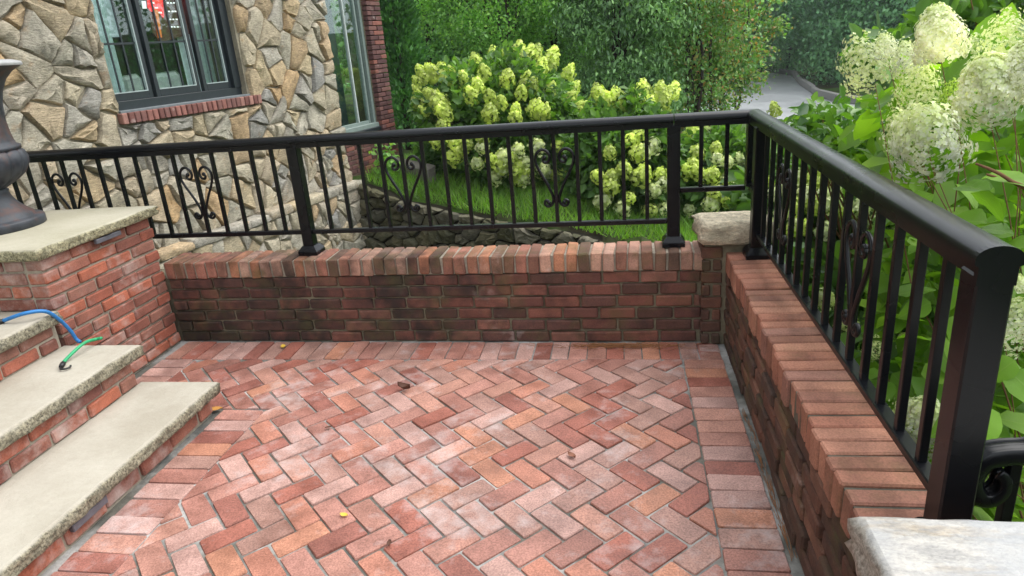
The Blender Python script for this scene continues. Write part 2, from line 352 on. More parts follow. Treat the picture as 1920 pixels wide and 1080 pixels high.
def clip(poly, a, b, c):
    """keep a*x+b*y+c >= 0"""
    o = []; n = len(poly)
    for i in range(n):
        p, q = poly[i], poly[(i+1) % n]; dp, dq = a*p[0]+b*p[1]+c, a*q[0]+b*q[1]+c
        if dp >= 0: o.append(p)
        if (dp >= 0) != (dq >= 0):
            t = dp/(dp-dq); o.append((p[0]+(q[0]-p[0])*t, p[1]+(q[1]-p[1])*t))
    return o
def area(P): return .5*sum(P[i][0]*P[(i+1) % len(P)][1]-P[(i+1) % len(P)][0]*P[i][1] for i in range(len(P)))
def inset(P, d):
    """inset a convex ccw polygon"""
    Q = P
    for i in range(len(P)):
        p, q = P[i], P[(i+1) % len(P)]; dx, dy = q[0]-p[0], q[1]-p[1]; l = math.hypot(dx, dy)
        if l < 1e-6: continue
        a, b = -dy/l, dx/l; Q = clip(Q, a, b, -(a*p[0]+b*p[1])-d)
        if len(Q) < 3: return []
    out = []
    for p in Q:
        if not out or math.hypot(p[0]-out[-1][0], p[1]-out[-1][1]) > .004: out.append(p)
    if len(out) > 2 and math.hypot(out[0][0]-out[-1][0], out[0][1]-out[-1][1]) < .004: out.pop()
    return out if len(out) > 2 else []

# ================================================================== SETTING
A_RW = np.array([-4.02, 5.38]); B_RW = np.array([-.42, 4.25])     # garden retaining wall, plan line
dRW = (B_RW-A_RW)/np.linalg.norm(B_RW-A_RW); nRW = np.array([-dRW[1], dRW[0]])   # nRW points away from camera
def rw_top():
    out = []
    for u, v in [(690, 346), (743, 374), (860, 402), (950, 418), (1053, 434), (1090, 443)]:
        q = on_plane(u, v, (A_RW[0], A_RW[1], 0), (nRW[0], nRW[1], 0)); out.append(((q[0]-A_RW[0])*dRW[0]+(q[1]-A_RW[1])*dRW[1], q[2]))
    return out
RT = rw_top(); RT[0] = (-.05, RT[0][1]+.05); RT.append((float(np.linalg.norm(B_RW-A_RW))+.6, RT[-1][1]-.25))
rwL = float(np.linalg.norm(B_RW-A_RW))
def rtz(s): return float(np.interp(s, [a for a, b in RT], [b for a, b in RT]))
def zg(x, y):
    z = -.10 - .155*(x+4) - .055*np.maximum(0, y-5.5) + .05*np.sin(x*1.3+y*.7)
    z = np.where(y < 3, np.minimum(z, -.15), z); z = np.minimum(z, .25)
    z = np.maximum(z, -3.12)
    dx, dy = x-CAM[0], y-CAM[1]; az = np.arctan2(dx, dy); far = np.where((az > .05) & (az < .8), 108., 42.); dd = np.hypot(dx, dy)
    z = z + np.clip((dd-far)/35, 0, 1)*9
    back = (x-A_RW[0])*nRW[0] + (y-A_RW[1])*nRW[1]
    al = (x-A_RW[0])*dRW[0] + (y-A_RW[1])*dRW[1]; wt = np.interp(al, [a for a, b in RT], [b for a, b in RT])
    k = np.clip((back-.2)/1.6, 0, 1); z = np.where((back > .1) & (al > -.3) & (al < rwL+.5) & (back < 1.8), (wt+.02)*(1-k)+z*k, z)
    sunk = (back < .12) & (y > .1) & (x < -.35) & (x > -5.3)
    return np.where(sunk, -1.9, z)
def build_ground():
    def axis(lo, hi, n0, n1, st):
        a = list(np.arange(n0, n1, st)); x = n0; s = st
        while x > lo: s *= 1.35; x -= s; a.insert(0, x)
        x = a[-1]; s = st
        while x < hi: s *= 1.35; x += s; a.append(x)
        return np.array(a)
    X = axis(-160, 200, -6, 6, .22); Y = axis(-60, 260, -3, 14, .22)
    gx, gy = np.meshgrid(X, Y, indexing='ij'); gz = zg(gx, gy)
    n, m = gx.shape; v = np.stack([gx, gy, gz], -1).reshape(-1, 3)
    f = [(i*m+j, (i+1)*m+j, (i+1)*m+j+1, i*m+j+1) for i in range(n-1) for j in range(m-1)]
    MB().add(v.tolist(), f, True).obj('ground', M_GROUND, kind='structure')
build_ground()

# ---- road with its kerb, seen past the trees on the right
def build_road():
    far = [(1200, 150), (1330, 141), (1400, 137), (1460, 137), (1487, 142), (1504, 160), (1535, 181), (1571, 191), (1640, 199), (1760, 205), (1900, 207)]
    F = [on_axis(u, v, 2, -2.98) for u, v in far]
    N = [on_axis(u, v, 2, -2.98) for u, v in [(1200, 235), (1260, 250), (1320, 265), (1380, 280), (1420, 290), (1480, 300), (1540, 305), (1600, 310), (1680, 310), (1800, 305), (1920, 300)]]
    n = len(F); MB().add([tuple(p) for p in F+N], [(i, i+1, n+i+1, n+i) for i in range(n-1)]).obj('road', M_ROAD, kind='structure')
    # kerb: a low wall of stone blocks along the far edge
    k = link('kerb', None, kind='structure'); pts = [Vector(p) for p in F[3:]]
    mk = plain('kerb stone', (.16, .155, .145), .9, .2, bump=.5)
    for i in range(len(pts)-1):
        a, b = pts[i], pts[i+1]; L = (b-a).length; m = max(1, int(L/2.2))
        for q in range(m):
            c = a.lerp(b, (q+.5)/m); ang = math.atan2(b.y-a.y, b.x-a.x); l = L/m
            MB().box(-l/2+.02, l/2-.02, -.15, .15, 0, .42+random.uniform(-.04, .04), .04, .02).obj('kerb_stone', mk, k, c, (0, 0, ang))
build_road()

# ================================================================== PATIO
UP = .0935
patio = MB().box(-3.12, .02, -4.6, .09, -.16, -.007).obj('patio', M_JOINT, kind='structure')
def paver_obj(P, name='paver', parent=patio, m=M_PAVER, gap=.0038, into=None, top=0.):
    if area(P) < 0: P = P[::-1]
    Q = inset(P, gap)
    if len(Q) < 3 or abs(area(Q)) < .0006: return
    cx = sum(p[0] for p in Q)/len(Q); cy = sum(p[1] for p in Q)/len(Q)
    Q = [(x-cx+random.uniform(-.0025, .0025), y-cy+random.uniform(-.0025, .0025)) for x, y in Q]
    # rounded corners
    Rr = []
    n = len(Q)
    for i in range(n):
        p, a, b = Q[i], Q[i-1], Q[(i+1) % n]
        for q in (a, b):
            l = math.hypot(q[0]-p[0], q[1]-p[1]); t = min(.005/l, .3); Rr.append((p[0]+(q[0]-p[0])*t, p[1]+(q[1]-p[1])*t))
    T = [(x*.5+ (x*(1-.006/max(.01, math.hypot(x, y))))*.5, y*.5+(y*(1-.006/max(.01, math.hypot(x, y))))*.5) for x, y in Rr]
    h = top+random.uniform(-.003, .002); tx, ty = random.uniform(-.02, .02), random.uniform(-.02, .02)
    n = len(Rr); v = [(x, y, -.03) for x, y in Rr]+[(x, y, h-.004+x*tx+y*ty) for x, y in Rr]+[(x, y, h+x*tx+y*ty) for x, y in T]
    f = [(i, (i+1) % n, n+(i+1) % n, n+i) for i in range(n)]+[(n+i, n+(i+1) % n, 2*n+(i+1) % n, 2*n+i) for i in range(n)]+[tuple(range(2*n, 3*n))]
    if into is not None: into.add([(a+cx, b+cy, c) for a, b, c in v], f); return
    MB().add(v, f).obj(name, m, parent, (cx, cy, 0))
XL, XR = -2.163, -.222                                     # herringbone between the left and right borders
def yb(x): return -.026*(x+1)                              # foot of the back wall
def ybord(x): return -.196-.011*(x+3.08)
def herringbone():
    ox, oy = .411-3*UP, -1.507; s2 = math.sqrt(.5); rest = MB()
    for i in range(-40, 60):
        for j in range(-60, 40):
            d = (i-j) % 4
            if d == 0: c = [(i, j), (i+2, j), (i+2, j+1), (i, j+1)]
            elif d == 3: c = [(i, j), (i+1, j), (i+1, j+2), (i, j+2)]
            else: continue
            P = []
            for a, b in c:
                px, py = ox+a*UP, oy+b*UP; P.append(((px+py)*s2, (py-px)*s2))
            if max(p[0] for p in P) < -2.9 or min(p[0] for p in P) > XR or max(p[1] for p in P) < -4.2 or min(p[1] for p in P) > -.19: continue
            P = clip(P, -1, 0, XR)
            if len(P) < 3: continue
            P = clip(P, -.011, -1, -.196-.011*3.08)
            if len(P) < 3: continue
            if not (min(p[0] for p in P) > XL or min(p[1] for p in P) > -.735):
                P = clip(P, 1, 0, -XL) if sum(p[0] for p in P)/len(P) > XL or max(p[1] for p in P) < -.735 else clip(P, 0, 1, .735)
            if len(P) < 3: continue
            P = clip(P, 1, 0, 2.86)
            if len(P) < 3: continue
            cy = sum(p[1] for p in P)/len(P)
            paver_obj(P, into=rest if cy < -2.42 else None)
    rest.obj('paver_field', M_PAVER, patio, kind='stuff')
herringbone()
y = -.235
while y > -4.3:                                            # right border, bricks laid across
    p = .094+random.uniform(-.004, .004); paver_obj([(XR, y-p), (-.03, y-p), (-.03, y), (XR, y)], 'border_paver', gap=.0026); y -= p
y = -.742
while y > -4.3:                                            # left border along the lowest step
    p = .097+random.uniform(-.006, .006); paver_obj([(-2.375, y-p), (XL, y-p), (XL, y), (-2.375, y)], 'border_paver', gap=.0026); y -= p
y = -.2
while y > -.72:                                            # along the pier
    p = .1; paver_obj([(-3.06, y-p), (-2.86, y-p), (-2.86, y), (-3.06, y)], 'border_paver'); y -= p
x = -3.05
while x < -.14:                                            # along the back wall
    p = .094+random.uniform(-.006, .006); paver_obj([(x, ybord(x)), (x+p, ybord(x+p)), (x+p, yb(x+p)-.012), (x, yb(x)-.012)], 'border_paver', gap=.0026); x += p
for q in range(2): paver_obj([(-.135, -.235+.088*q), (-.03, -.235+.088*q), (-.03, -.147+.088*q), (-.135, -.147+.088*q)], 'border_paver')

# ================================================================== BRICK WALLS
CO = .0655                                                  # course height
def courses(parent, x0, x1, z0, n, m, D=.09, L=.19, yface=0., jit=.006, h=.0555, gap=.011, flush=0, start=0, name='brick', wob=.012):
    """running bond on the local plane y=yface, outside towards -y"""
    for k in range(n):
        x = x0-(L/2 if (k+start) % 2 else 0)
        while x < x1-.01:
            a, b = max(x, x0), min(x+L*(1 if random.random() > .08 else random.choice((.62, 1.0))), x1); x2 = b
            if b-a > .035:
                g = gap*random.uniform(.7, 1.2)
                brick(parent, ((a+b)/2, yface+D/2+random.uniform(-jit, jit*.6), z0+(k+.5)*CO+random.uniform(-.002, .002)), round((b-a-g)/.02)*.02 if False else round(b-a-g, 2), D, h, m, name=name, wob=wob)
            x = x2 if x2 > x else x+L
ANG = -.026
back = thing('brick_wall', 'low stained red brick wall closing the far side of the patio', 'wall', (-1, 0, 0), ANG)
core = MB().box(-3.2, .895, .014, .195, -.6, .388).obj('mortar_core', M_MORTAR, back)
core2 = MB().box(-2.1, .895, .004, .19, .3885, .478).obj('coping_mortar', M_MORTAR_PALE, back)
courses(back, -2.1, .885, -.006, 6, M_WALLBRICK, jit=.007)
x = -2.1
while x < .86:
    p = .0655+random.uniform(-.004, .004); w = p-.0125
    brick(back, (x+p/2, .0925+random.uniform(-.006, .006), .438+random.uniform(-.004, .003)), .055, .205+random.uniform(-.004, .004) if False else .205, .10, M_COPING, wob=.05, b=.006, j=.004, name='coping_brick'); x += p

side = thing('brick_wall', 'low red brick wall along the right side under the long railing', 'wall', (0, 0, 0), -math.pi/2)
# local x = -world y, local y = world x
MB().box(.03, 2.33, .022, .21, -.6, .388).obj('mortar_core', M_MORTAR, side)
MB().box(.03, 2.33, -.002, .205, .3885, .481).obj('coping_mortar', mortar_mat('dark mortar', (.13, .12, .095)), side)
courses(side, .03, 2.33, -.006, 6, M_SIDEBRICK, jit=.010, gap=.013, h=.054, wob=.022)
x = .05
while x < 2.30:
    p = .0665+random.uniform(-.0025, .0025)
    brick(side, (x+p/2, .0985+random.uniform(-.007, .007), .438+random.uniform(-.003, .003)), .056, .215, .102, M_SIDECOPING, wob=.03, b=.005, j=.0025, name='coping_brick'); x += p

def rock_slab(x0, x1, y0, y1, z0, z1, step=.025, jit=.008, chip=.012, topj=.0015, layers=3, seed=1, round_c=.0, bulge=.0):
    """a stone slab with a flat top and rock-faced edges"""
    r = random.Random(seed); pts = []
    def seg(a, b):
        n = max(2, int(math.hypot(b[0]-a[0], b[1]-a[1])/step))
        for i in range(n): t = i/n; pts.append((a[0]+(b[0]-a[0])*t, a[1]+(b[1]-a[1])*t))
    seg((x0, y0), (x1, y0)); seg((x1, y0), (x1, y1)); seg((x1, y1), (x0, y1)); seg((x0, y1), (x0, y0))
    cx, cy = (x0+x1)/2, (y0+y1)/2; n = len(pts); v = []
    def push(p, d):
        dx = min(p[0]-x0, x1-p[0]); dy = min(p[1]-y0, y1-p[1])
        qx = (1 if p[0] > cx else -1)*d if dx < 1e-6+step*.9 else 0; qy = (1 if p[1] > cy else -1)*d if dy < 1e-6+step*.9 else 0
        return p[0]+qx, p[1]+qy
    per = 2*((x1-x0)+(y1-y0))
    def table(l): return [r.uniform(-1, 1) for _ in range(max(4, int(per/l)))]
    def look(T, i):
        t = i/n*len(T); a = int(t); w = t-a; w = w*w*(3-2*w); return T[a % len(T)]*(1-w)+T[(a+1) % len(T)]*w
    rows = [(z0, -.006, jit)]+[(z0+(z1-z0)*(k+.5)/layers*.92, bulge, chip) for k in range(layers)]+[(z1-.003, -chip*.5, jit)]
    A = table(.17)
    for z, d, jj in rows:
        B, D = table(.045), table(.02)
        for i, p in enumerate(pts):
            e = look(A, i)*.5+look(B, i)*.6+look(D, i)*.35
            q = push(p, d+e*jj); v.append((q[0], q[1], z+(look(B, i+3)*.06*(z1-z0) if z0 < z < z1-.004 else 0)))
    k = len(rows)
    v += [(push(p, -chip*.5-.008)+(z1+r.uniform(-topj, topj)*.3,)) for p in pts]
    f = [(a*n+i, a*n+(i+1) % n, (a+1)*n+(i+1) % n, (a+1)*n+i) for a in range(k) for i in range(n)]
    v.append((cx, cy, z1)); return MB().add(v, f, True).add(v, [(k*n+i, k*n+(i+1) % n, len(v)-1) for i in range(n)])

# corner pier with its rough capstone
cp = thing('brick_pier', 'small brick corner pier where the two low walls meet', 'pier', (-.02, 0, 0))
MB().box(-.085, .185, -.045, .17, -.3, .53).obj('mortar_core', M_MORTAR, cp)
for k in range(8):
    z = -.006+(k+.5)*CO
    if k % 2: L = [(-.103, .0)]
    else: L = [(-.1, -.055), (-.05, .0)]
    for a, b in L: brick(cp, ((a+b)/2, -.012+random.uniform(-.005, .005), z), round(b-a-.006, 2), .09, .0555, M_SIDEBRICK)
    brick(cp, (-.058+random.uniform(-.003, .003), .10, z), .09, .12, .0555, M_SIDEBRICK)
cs = rock_slab(-.125, .20, -.085, .15, .532, .640, .03, .012, .02, .006, 4, 5, bulge=.004).obj('capstone', M_CAPSTONE)
tag(cs, 'rough pale capstone on the brick corner pier behind the railing', 'stone')
# near pier, mostly below the picture, with its granite capstone
npier = thing('brick_pier', 'brick pier under the pale granite slab in the bottom right corner', 'pier', (0, -2.62, 0))
MB().box(-.075, .45, -.32, .285, -.3, .60).obj('mortar_core', M_MORTAR, npier)
for k in range(9):
    z = -.006+(k+.5)*CO
    for q in range(3):
        y = .19-.2*q-(.1 if k % 2 else 0); brick(npier, (-.055+random.uniform(-.004, .004), y, z), .09, .19, .0555, M_SIDEBRICK)
    for q in range(3): brick(npier, (-.0+.2*q-(.05 if k % 2 else 0), .255, z), .19, .09, .0555, M_SIDEBRICK)
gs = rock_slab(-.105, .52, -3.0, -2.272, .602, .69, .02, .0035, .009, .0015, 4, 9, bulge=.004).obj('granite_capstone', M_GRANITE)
tag(gs, 'pale speckled granite slab in the bottom right corner beside the railing', 'stone')

# ================================================================== STEPS AND PEDESTAL
YS = -.745                                                   # far end of the steps
XS = [-2.402, -2.752, -3.10]; ZS = [.145, .337, .520]; TH = .058
steps = thing('stone_steps', 'three pale stone steps on red brick risers at the left', 'steps', (0, 0, 0))
for i, (xr, zt) in enumerate(zip(XS, ZS)):
    z0 = 0 if i == 0 else ZS[i-1]; x_in = XS[i+1]-.02 if i < 2 else -4.6
    MB().box(x_in-.3 if i < 2 else -4.6, xr-.012, -4.4, YS-(.03 if i < 2 else .012), z0-.02, zt-TH-.004).obj('riser_core', M_MORTAR_PALE, steps)
    n = max(1, round((zt-TH-z0)/CO)); ch = (zt-TH-z0)/n
    for k in range(n):
        y = YS-.03 - (0 if k % 2 else .11)
        if k % 2 == 0: brick(steps, (xr-.045, YS-.03-.05, z0+(k+.5)*ch), .09, .096, ch-.011, M_PIERBRICK)
        while y > -3.3:
            brick(steps, (xr-.045+random.uniform(-.004, .004), y-.1, z0+(k+.5)*ch), .09, .19, ch-.011, M_PIERBRICK); y -= .201
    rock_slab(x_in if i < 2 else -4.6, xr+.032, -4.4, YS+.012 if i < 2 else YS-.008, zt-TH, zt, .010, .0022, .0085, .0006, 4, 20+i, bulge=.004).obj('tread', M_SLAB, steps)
ped = thing('brick_pedestal', 'tall red brick pedestal with pale stone cap beside the steps', 'pedestal', (-3.1, -.745, 0), math.pi/2)
# local x = world y, local y = -world x (into the pedestal)
MB().box(.012, .79, .012, 1.2, -.1, .764).obj('mortar_core', M_MORTAR_PALE, ped)
nC = 12; pc = .764/nC; CO_s = CO; CO = pc
courses(ped, 0, .80, 0, nC, M_PIERBRICK, jit=.004, h=pc-.0105, L=.196, start=1)
CO = CO_s
for k in range(7, nC):                                       # narrow front face towards the camera
    y = .0 if k % 2 else -.1; z = (k+.5)*pc
    while y < 1.0:
        a, b = max(y, .092), y+.196
        if b-a > .04: brick(ped, (.045+random.uniform(-.004, .004), (a+b)/2, z), .09, round(b-a-.011, 2), pc-.0105, M_PIERBRICK)
        y += .197
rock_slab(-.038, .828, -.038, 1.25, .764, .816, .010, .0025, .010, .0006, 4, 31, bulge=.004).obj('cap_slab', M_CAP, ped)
M_VENT = plain('grey metal', (.13, .13, .15), .5, .5, .3)
tag(MB().box(-.01, .01, -.09, .09, -.012, .012, .003).obj('step_light', M_VENT, None, (-3.072, -.33, .748)), 'thin grey metal step light tucked under the pedestal cap', 'light', 'step lights')
tag(MB().box(-.01, .01, -.085, .085, -.015, .015, .003).obj('step_light', M_VENT, None, (-2.388, -1.585, .069)), 'thin grey metal step light under the lowest stone tread', 'light', 'step lights')

# ================================================================== URN
def lathe(prof, n=64, flute=None):
    v = []; f = []
    for i, (r, z) in enumerate(prof):
        for k in range(n):
            a = 2*math.pi*k/n; q = r*(1+flute(z, a)) if flute else r; v.append((q*math.cos(a), q*math.sin(a), z))
    for i in range(len(prof)-1):
        for k in range(n): f.append((i*n+k, i*n+(k+1) % n, (i+1)*n+(k+1) % n, (i+1)*n+k))
    f.append(tuple(range((len(prof)-1)*n, len(prof)*n)))
    return MB().add(v, f, True)
urn = thing('garden_urn', 'dark iron garden urn with fluted bowl on the pedestal cap', 'urn', (-3.715, -.33, .816))
lathe([(.235, 0), (.24, .005), (.24, .045), (.235, .055), (.205, .06), (.20, .068), (.197, .08), (.175, .10), (.145, .14), (.125, .18), (.115, .22), (.12, .232), (.11, .245), (.10, .25)], 48).obj('foot', M_URN, urn)
lathe([(.105, .24), (.135, .262), (.175, .29), (.215, .33), (.237, .38), (.242, .42), (.232, .46), (.22, .475)], 144,
      lambda z, a: .055*math.sqrt(abs(math.sin(a*9)))-.03).obj('fluted_bowl', M_URN, urn)
lathe([(.215, .47), (.228, .48), (.228, .50), (.212, .51), (.206, .53), (.20, .58), (.198, .66), (.205, .74), (.222, .82), (.25, .89), (.285, .935), (.31, .955), (.322, .96), (.332, .975), (.32, .995), (.28, 1.0), (.25, .95), (.2, .9)], 64).obj('neck', M_URN, urn)
lathe([(.335, .966), (.339, .975), (.335, .99), (.30, 1.003), (.28, .998)], 64).obj('rim', plain('worn rim', (.33, .33, .33), .5, bump=.4), urn)
urn.scale = (1, 1, .81)

# ================================================================== RAILING
rail = thing('railing', 'black metal railing with heart scrolls along the low brick walls', 'railing', (0, 0, 0))
ZT = 1.137; BY = .122; RX = .125
def wy(x): return BY-.026*(x+1)+.0          # centre line of the back railing
PROF = [(-.038, -.022), (-.038, -.012)]+[(.038*math.cos(math.pi-k*math.pi/12)*1.0, -.012+.023*math.sin(k*math.pi/12)) for k in range(1, 12)]+[(.038, -.012), (.038, -.022), (.027, -.026), (.027, -.052), (-.027, -.052), (-.027, -.026)]
def top_rail(a, b, m0=None, m1=None):
    """a cap rail from a to b; m0/m1 are mitre planes (dx per unit offset)"""
    a, b = Vector(a), Vector(b); t = (b-a).normalized(); s = Vector((t.y, -t.x, 0)); v = []
    for P, m in ((a, m0), (b, m1)):
        for o, z in PROF:
            v.append(P + s*o + t*(o*m if m else 0) + Vector((0, 0, z)))
    n = len(PROF); f = [(i, (i+1) % n, n+(i+1) % n, n+i) for i in range(n)]
    me = MB().add(v, f, True).add(v, [tuple(range(n))[::-1], tuple(range(n, 2*n))]).mesh('top_rail', M_RAIL); me.set_sharp_from_angle(angle=R(38))
    return link('top_rail', me, rail)
def lift(p): return (p[0], p[1], ZT-.008)
xr = -.245
top_rail(lift((-4.5, wy(-4.5))), lift((xr-.002, wy(xr))))
top_rail(lift((xr+.002, wy(xr))), lift((RX, wy(RX))), None, -1.0)
top_rail(lift((RX, wy(RX))), lift((RX, -2.135)), 1.0, None)
ep = [(-.0315, -.06), (-.0315, -.026), (-.0385, -.022), (-.0385, -.012)]+[(.0385*math.cos(math.pi-k*math.pi/12), -.012+.0235*math.sin(k*math.pi/12)) for k in range(1, 12)]+[(.0385, -.012), (.0385, -.022), (.0315, -.026), (.0315, -.06)]
n_ = len(ep); MB().add([(RX+a, -2.1475, ZT-.008+z) for a, z in ep]+[(RX+a, -2.134, ZT-.008+z) for a, z in ep], [tuple(range(n_)), tuple(range(n_, 2*n_))[::-1]]+[(i, n_+i, n_+(i+1) % n_, (i+1) % n_) for i in range(n_)]).obj('end_cap', M_RAIL, rail)
def post(x, y, z0, rz=0, plate=True, w=.031):
    o = MB().box(-w, w, -w, w, z0, ZT-.05, .004, 0).obj('post', M_RAIL, rail, (x, y, 0), (0, 0, rz))
    if plate:
        b = MB().box(-.056, .056, -.056, .056, z0-.002, z0+.022, .003, 0)
        v = [(-.056, -.056, z0+.023), (.056, -.056, z0+.023), (.056, .056, z0+.023), (-.056, .056, z0+.023), (-.036, -.036, z0+.05), (.036, -.036, z0+.05), (.036, .036, z0+.05), (-.036, .036, z0+.05)]
        b.add(v, [(0, 1, 5, 4), (1, 2, 6, 5), (2, 3, 7, 6), (3, 0, 4, 7), (4, 5, 6, 7)]); b.obj('base_plate', M_RAIL, o)
    return o
post(-2.232, wy(-2.232), .487, ANG); post(xr, wy(xr), .487, ANG); post(RX-.005, -.135, .487); post(RX, -2.115, .487)
post(-4.45, wy(-4.45), .3, ANG, False)
hang = MB().box(-.03, .03, -.03, .03, .775, ZT-.05, .004).obj('corner_post', M_RAIL, rail, (RX, wy(RX), 0))
def bar(a, b, w, h, z, name='bottom_rail'):
    a, b = Vector((*a, z)), Vector((*b, z)); L = (b-a).length
    return MB().box(-L/2, L/2, -w/2, w/2, -h/2, h/2, .003).obj(name, M_RAIL, rail, (a+b)/2, (0, 0, math.atan2(b.y-a.y, b.x-a.x)))
ZB = .612
bar((-4.42, wy(-4.42)), (-2.263, wy(-2.263)), .03, .024, ZB); bar((-2.201, wy(-2.2)), (xr-.031, wy(xr)), .03, .024, ZB)
bar((xr+.031, wy(xr)), (RX-.03, wy(RX)), .03, .024, .768); bar((RX, wy(RX)-.012), (RX, -.104), .03, .024, .766); bar((RX, -.166), (RX, -2.084), .034, .022, .594)
balmesh = {}
def baluster(x, y, z0, rz=0):
    k = round(z0, 3)
    if k not in balmesh: balmesh[k] = MB().box(-.0095, .0095, -.0095, .0095, z0, ZT-.045, .0015).mesh('baluster', M_RAIL)
    link('baluster', balmesh[k], rail, (x, y, 0), (0, 0, rz))
def heart_mesh():
    def cat(P, n=6):
        o = []; P = [2*np.array(P[0])-np.array(P[1])]+[np.array(p, float) for p in P]+[2*np.array(P[-1])-np.array(P[-2])]
        for i in range(1, len(P)-2):
            for k in range(n):
                t = k/n; a, b, c, d = P[i-1:i+3]; o.append(.5*((2*b)+(c-a)*t+(2*a-5*b+4*c-d)*t*t+(3*b-a-3*c+d)*t**3))
        o.append(P[-2]); return o
    half = [(.040, .728), (.046, .740), (.058, .736), (.060, .722), (.048, .710), (.030, .713), (.016, .735), (.018, .765), (.045, .83), (.075, .885), (.094, .93), (.096, .965), (.080, .992), (.055, 1.0), (.032, .985), (.024, .96), (.034, .938), (.052, .936), (.058, .950), (.050, .960)]
    b = MB()
    for s in (-1, 1):
        pts = [(s*p[0], 0, p[1]) for p in cat(half)]; b.tube(pts, .0075, 6, flat=1.0)
        for q in (half[0], half[-1]): b.ball((s*q[0], 0, q[1]), .0115, 8)
    return b.mesh('heart_scroll', M_RAIL)
HM = heart_mesh()
for k in range(16):
    x = -.374-.1143*k; baluster(x, wy(x), ZB, ANG)
    if k in (4, 11): link('heart_scroll', HM, rail, (x, wy(x)-.004, .0), (0, 0, ANG))
for k in range(17):
    x = -2.3646-.119*k; baluster(x, wy(x), ZB, ANG)
    if k in (4, 11): link('heart_scroll', HM, rail, (x, wy(x)-.004, 0), (0, 0, ANG))
for x in (-.115, .005): baluster(x, wy(x), .768, ANG)
for k in range(15):
    y = -.232-.1245*k; baluster(RX, y, .594)
    if k in (3, 10): link('heart_scroll', HM, rail, (RX-.004, y, -.01), (0, 0, math.pi/2))
# lower stair handrail beyond the near post
hr = thing('stair_handrail', 'black moulded handrail with curled end just beyond the near railing post', 'handrail', (0, 0, 0))
def hpt(u, v): return Vector(on_axis(u, v, 1, -1.98))
P = [hpt(*q) for q in [(2010, 842), (1960, 840), (1920, 846), (1880, 848), (1845, 856), (1822, 880), (1818, 905), (1832, 926), (1855, 928), (1874, 912), (1876, 890), (1862, 878)]]
Q = []
for i in range(len(P)-1):
    a, b, c, d = P[max(i-1, 0)], P[i], P[i+1], P[min(i+2, len(P)-1)]
    for k in range(5):
        t = k/5; Q.append(.5*((2*b)+(c-a)*t+(2*a-5*b+4*c-d)*t*t+(3*b-a-3*c+d)*t**3))
hb = MB(); hb.tube(Q, [.019 if i < 25 else .019-.010*(i-25)/30 for i in range(len(Q))], 10, flat=1.5)
for dy in (-.02, 0, .02): hb.tube([p+Vector((0, dy, .0)) for p in Q], [.0215 if i < 25 else .0215-.010*(i-25)/30 for i in range(len(Q))], 8, flat=.35)
hb.obj('cap_rail', M_RAIL, hr)
for u in (1903, 1990): q = hpt(u, 862); MB().box(q.x-.012, q.x+.012, q.y-.012, q.y+.012, .1, q.z, .002).obj('baluster', M_RAIL, hr)

# ================================================================== HOUSE
HO = (-5.0, 2.04, 0); HA = R(76)
def hs_px(u, v, yin=0.):
    """picture point on the house plane -> local (s, z)"""
    d = np.array([math.sin(R(14)), math.cos(R(14)), 0]); n = np.array([math.cos(R(14)), -math.sin(R(14)), 0])
    O = np.array(HO)-n*yin; q = on_plane(u, v, O, n); return (q-np.array(HO))@d, q[2]
house = thing('stone_house', 'fieldstone house with dark framed window at the upper left', 'house', HO, HA)
W0, W1, WZ = .36, 1.98, 1.19; HT = 3.2; SE = 3.57
w = MB()
for (a, b, c, d) in [(-3.2, W0, -.12, HT), (W1, SE, -.12, HT), (W0, W1, -.12, WZ), (W0, W1, 2.85, HT)]: w.box(a, b, .0, .4, c, d)
hwall = w.obj('wall', M_STONEMORTAR, house)

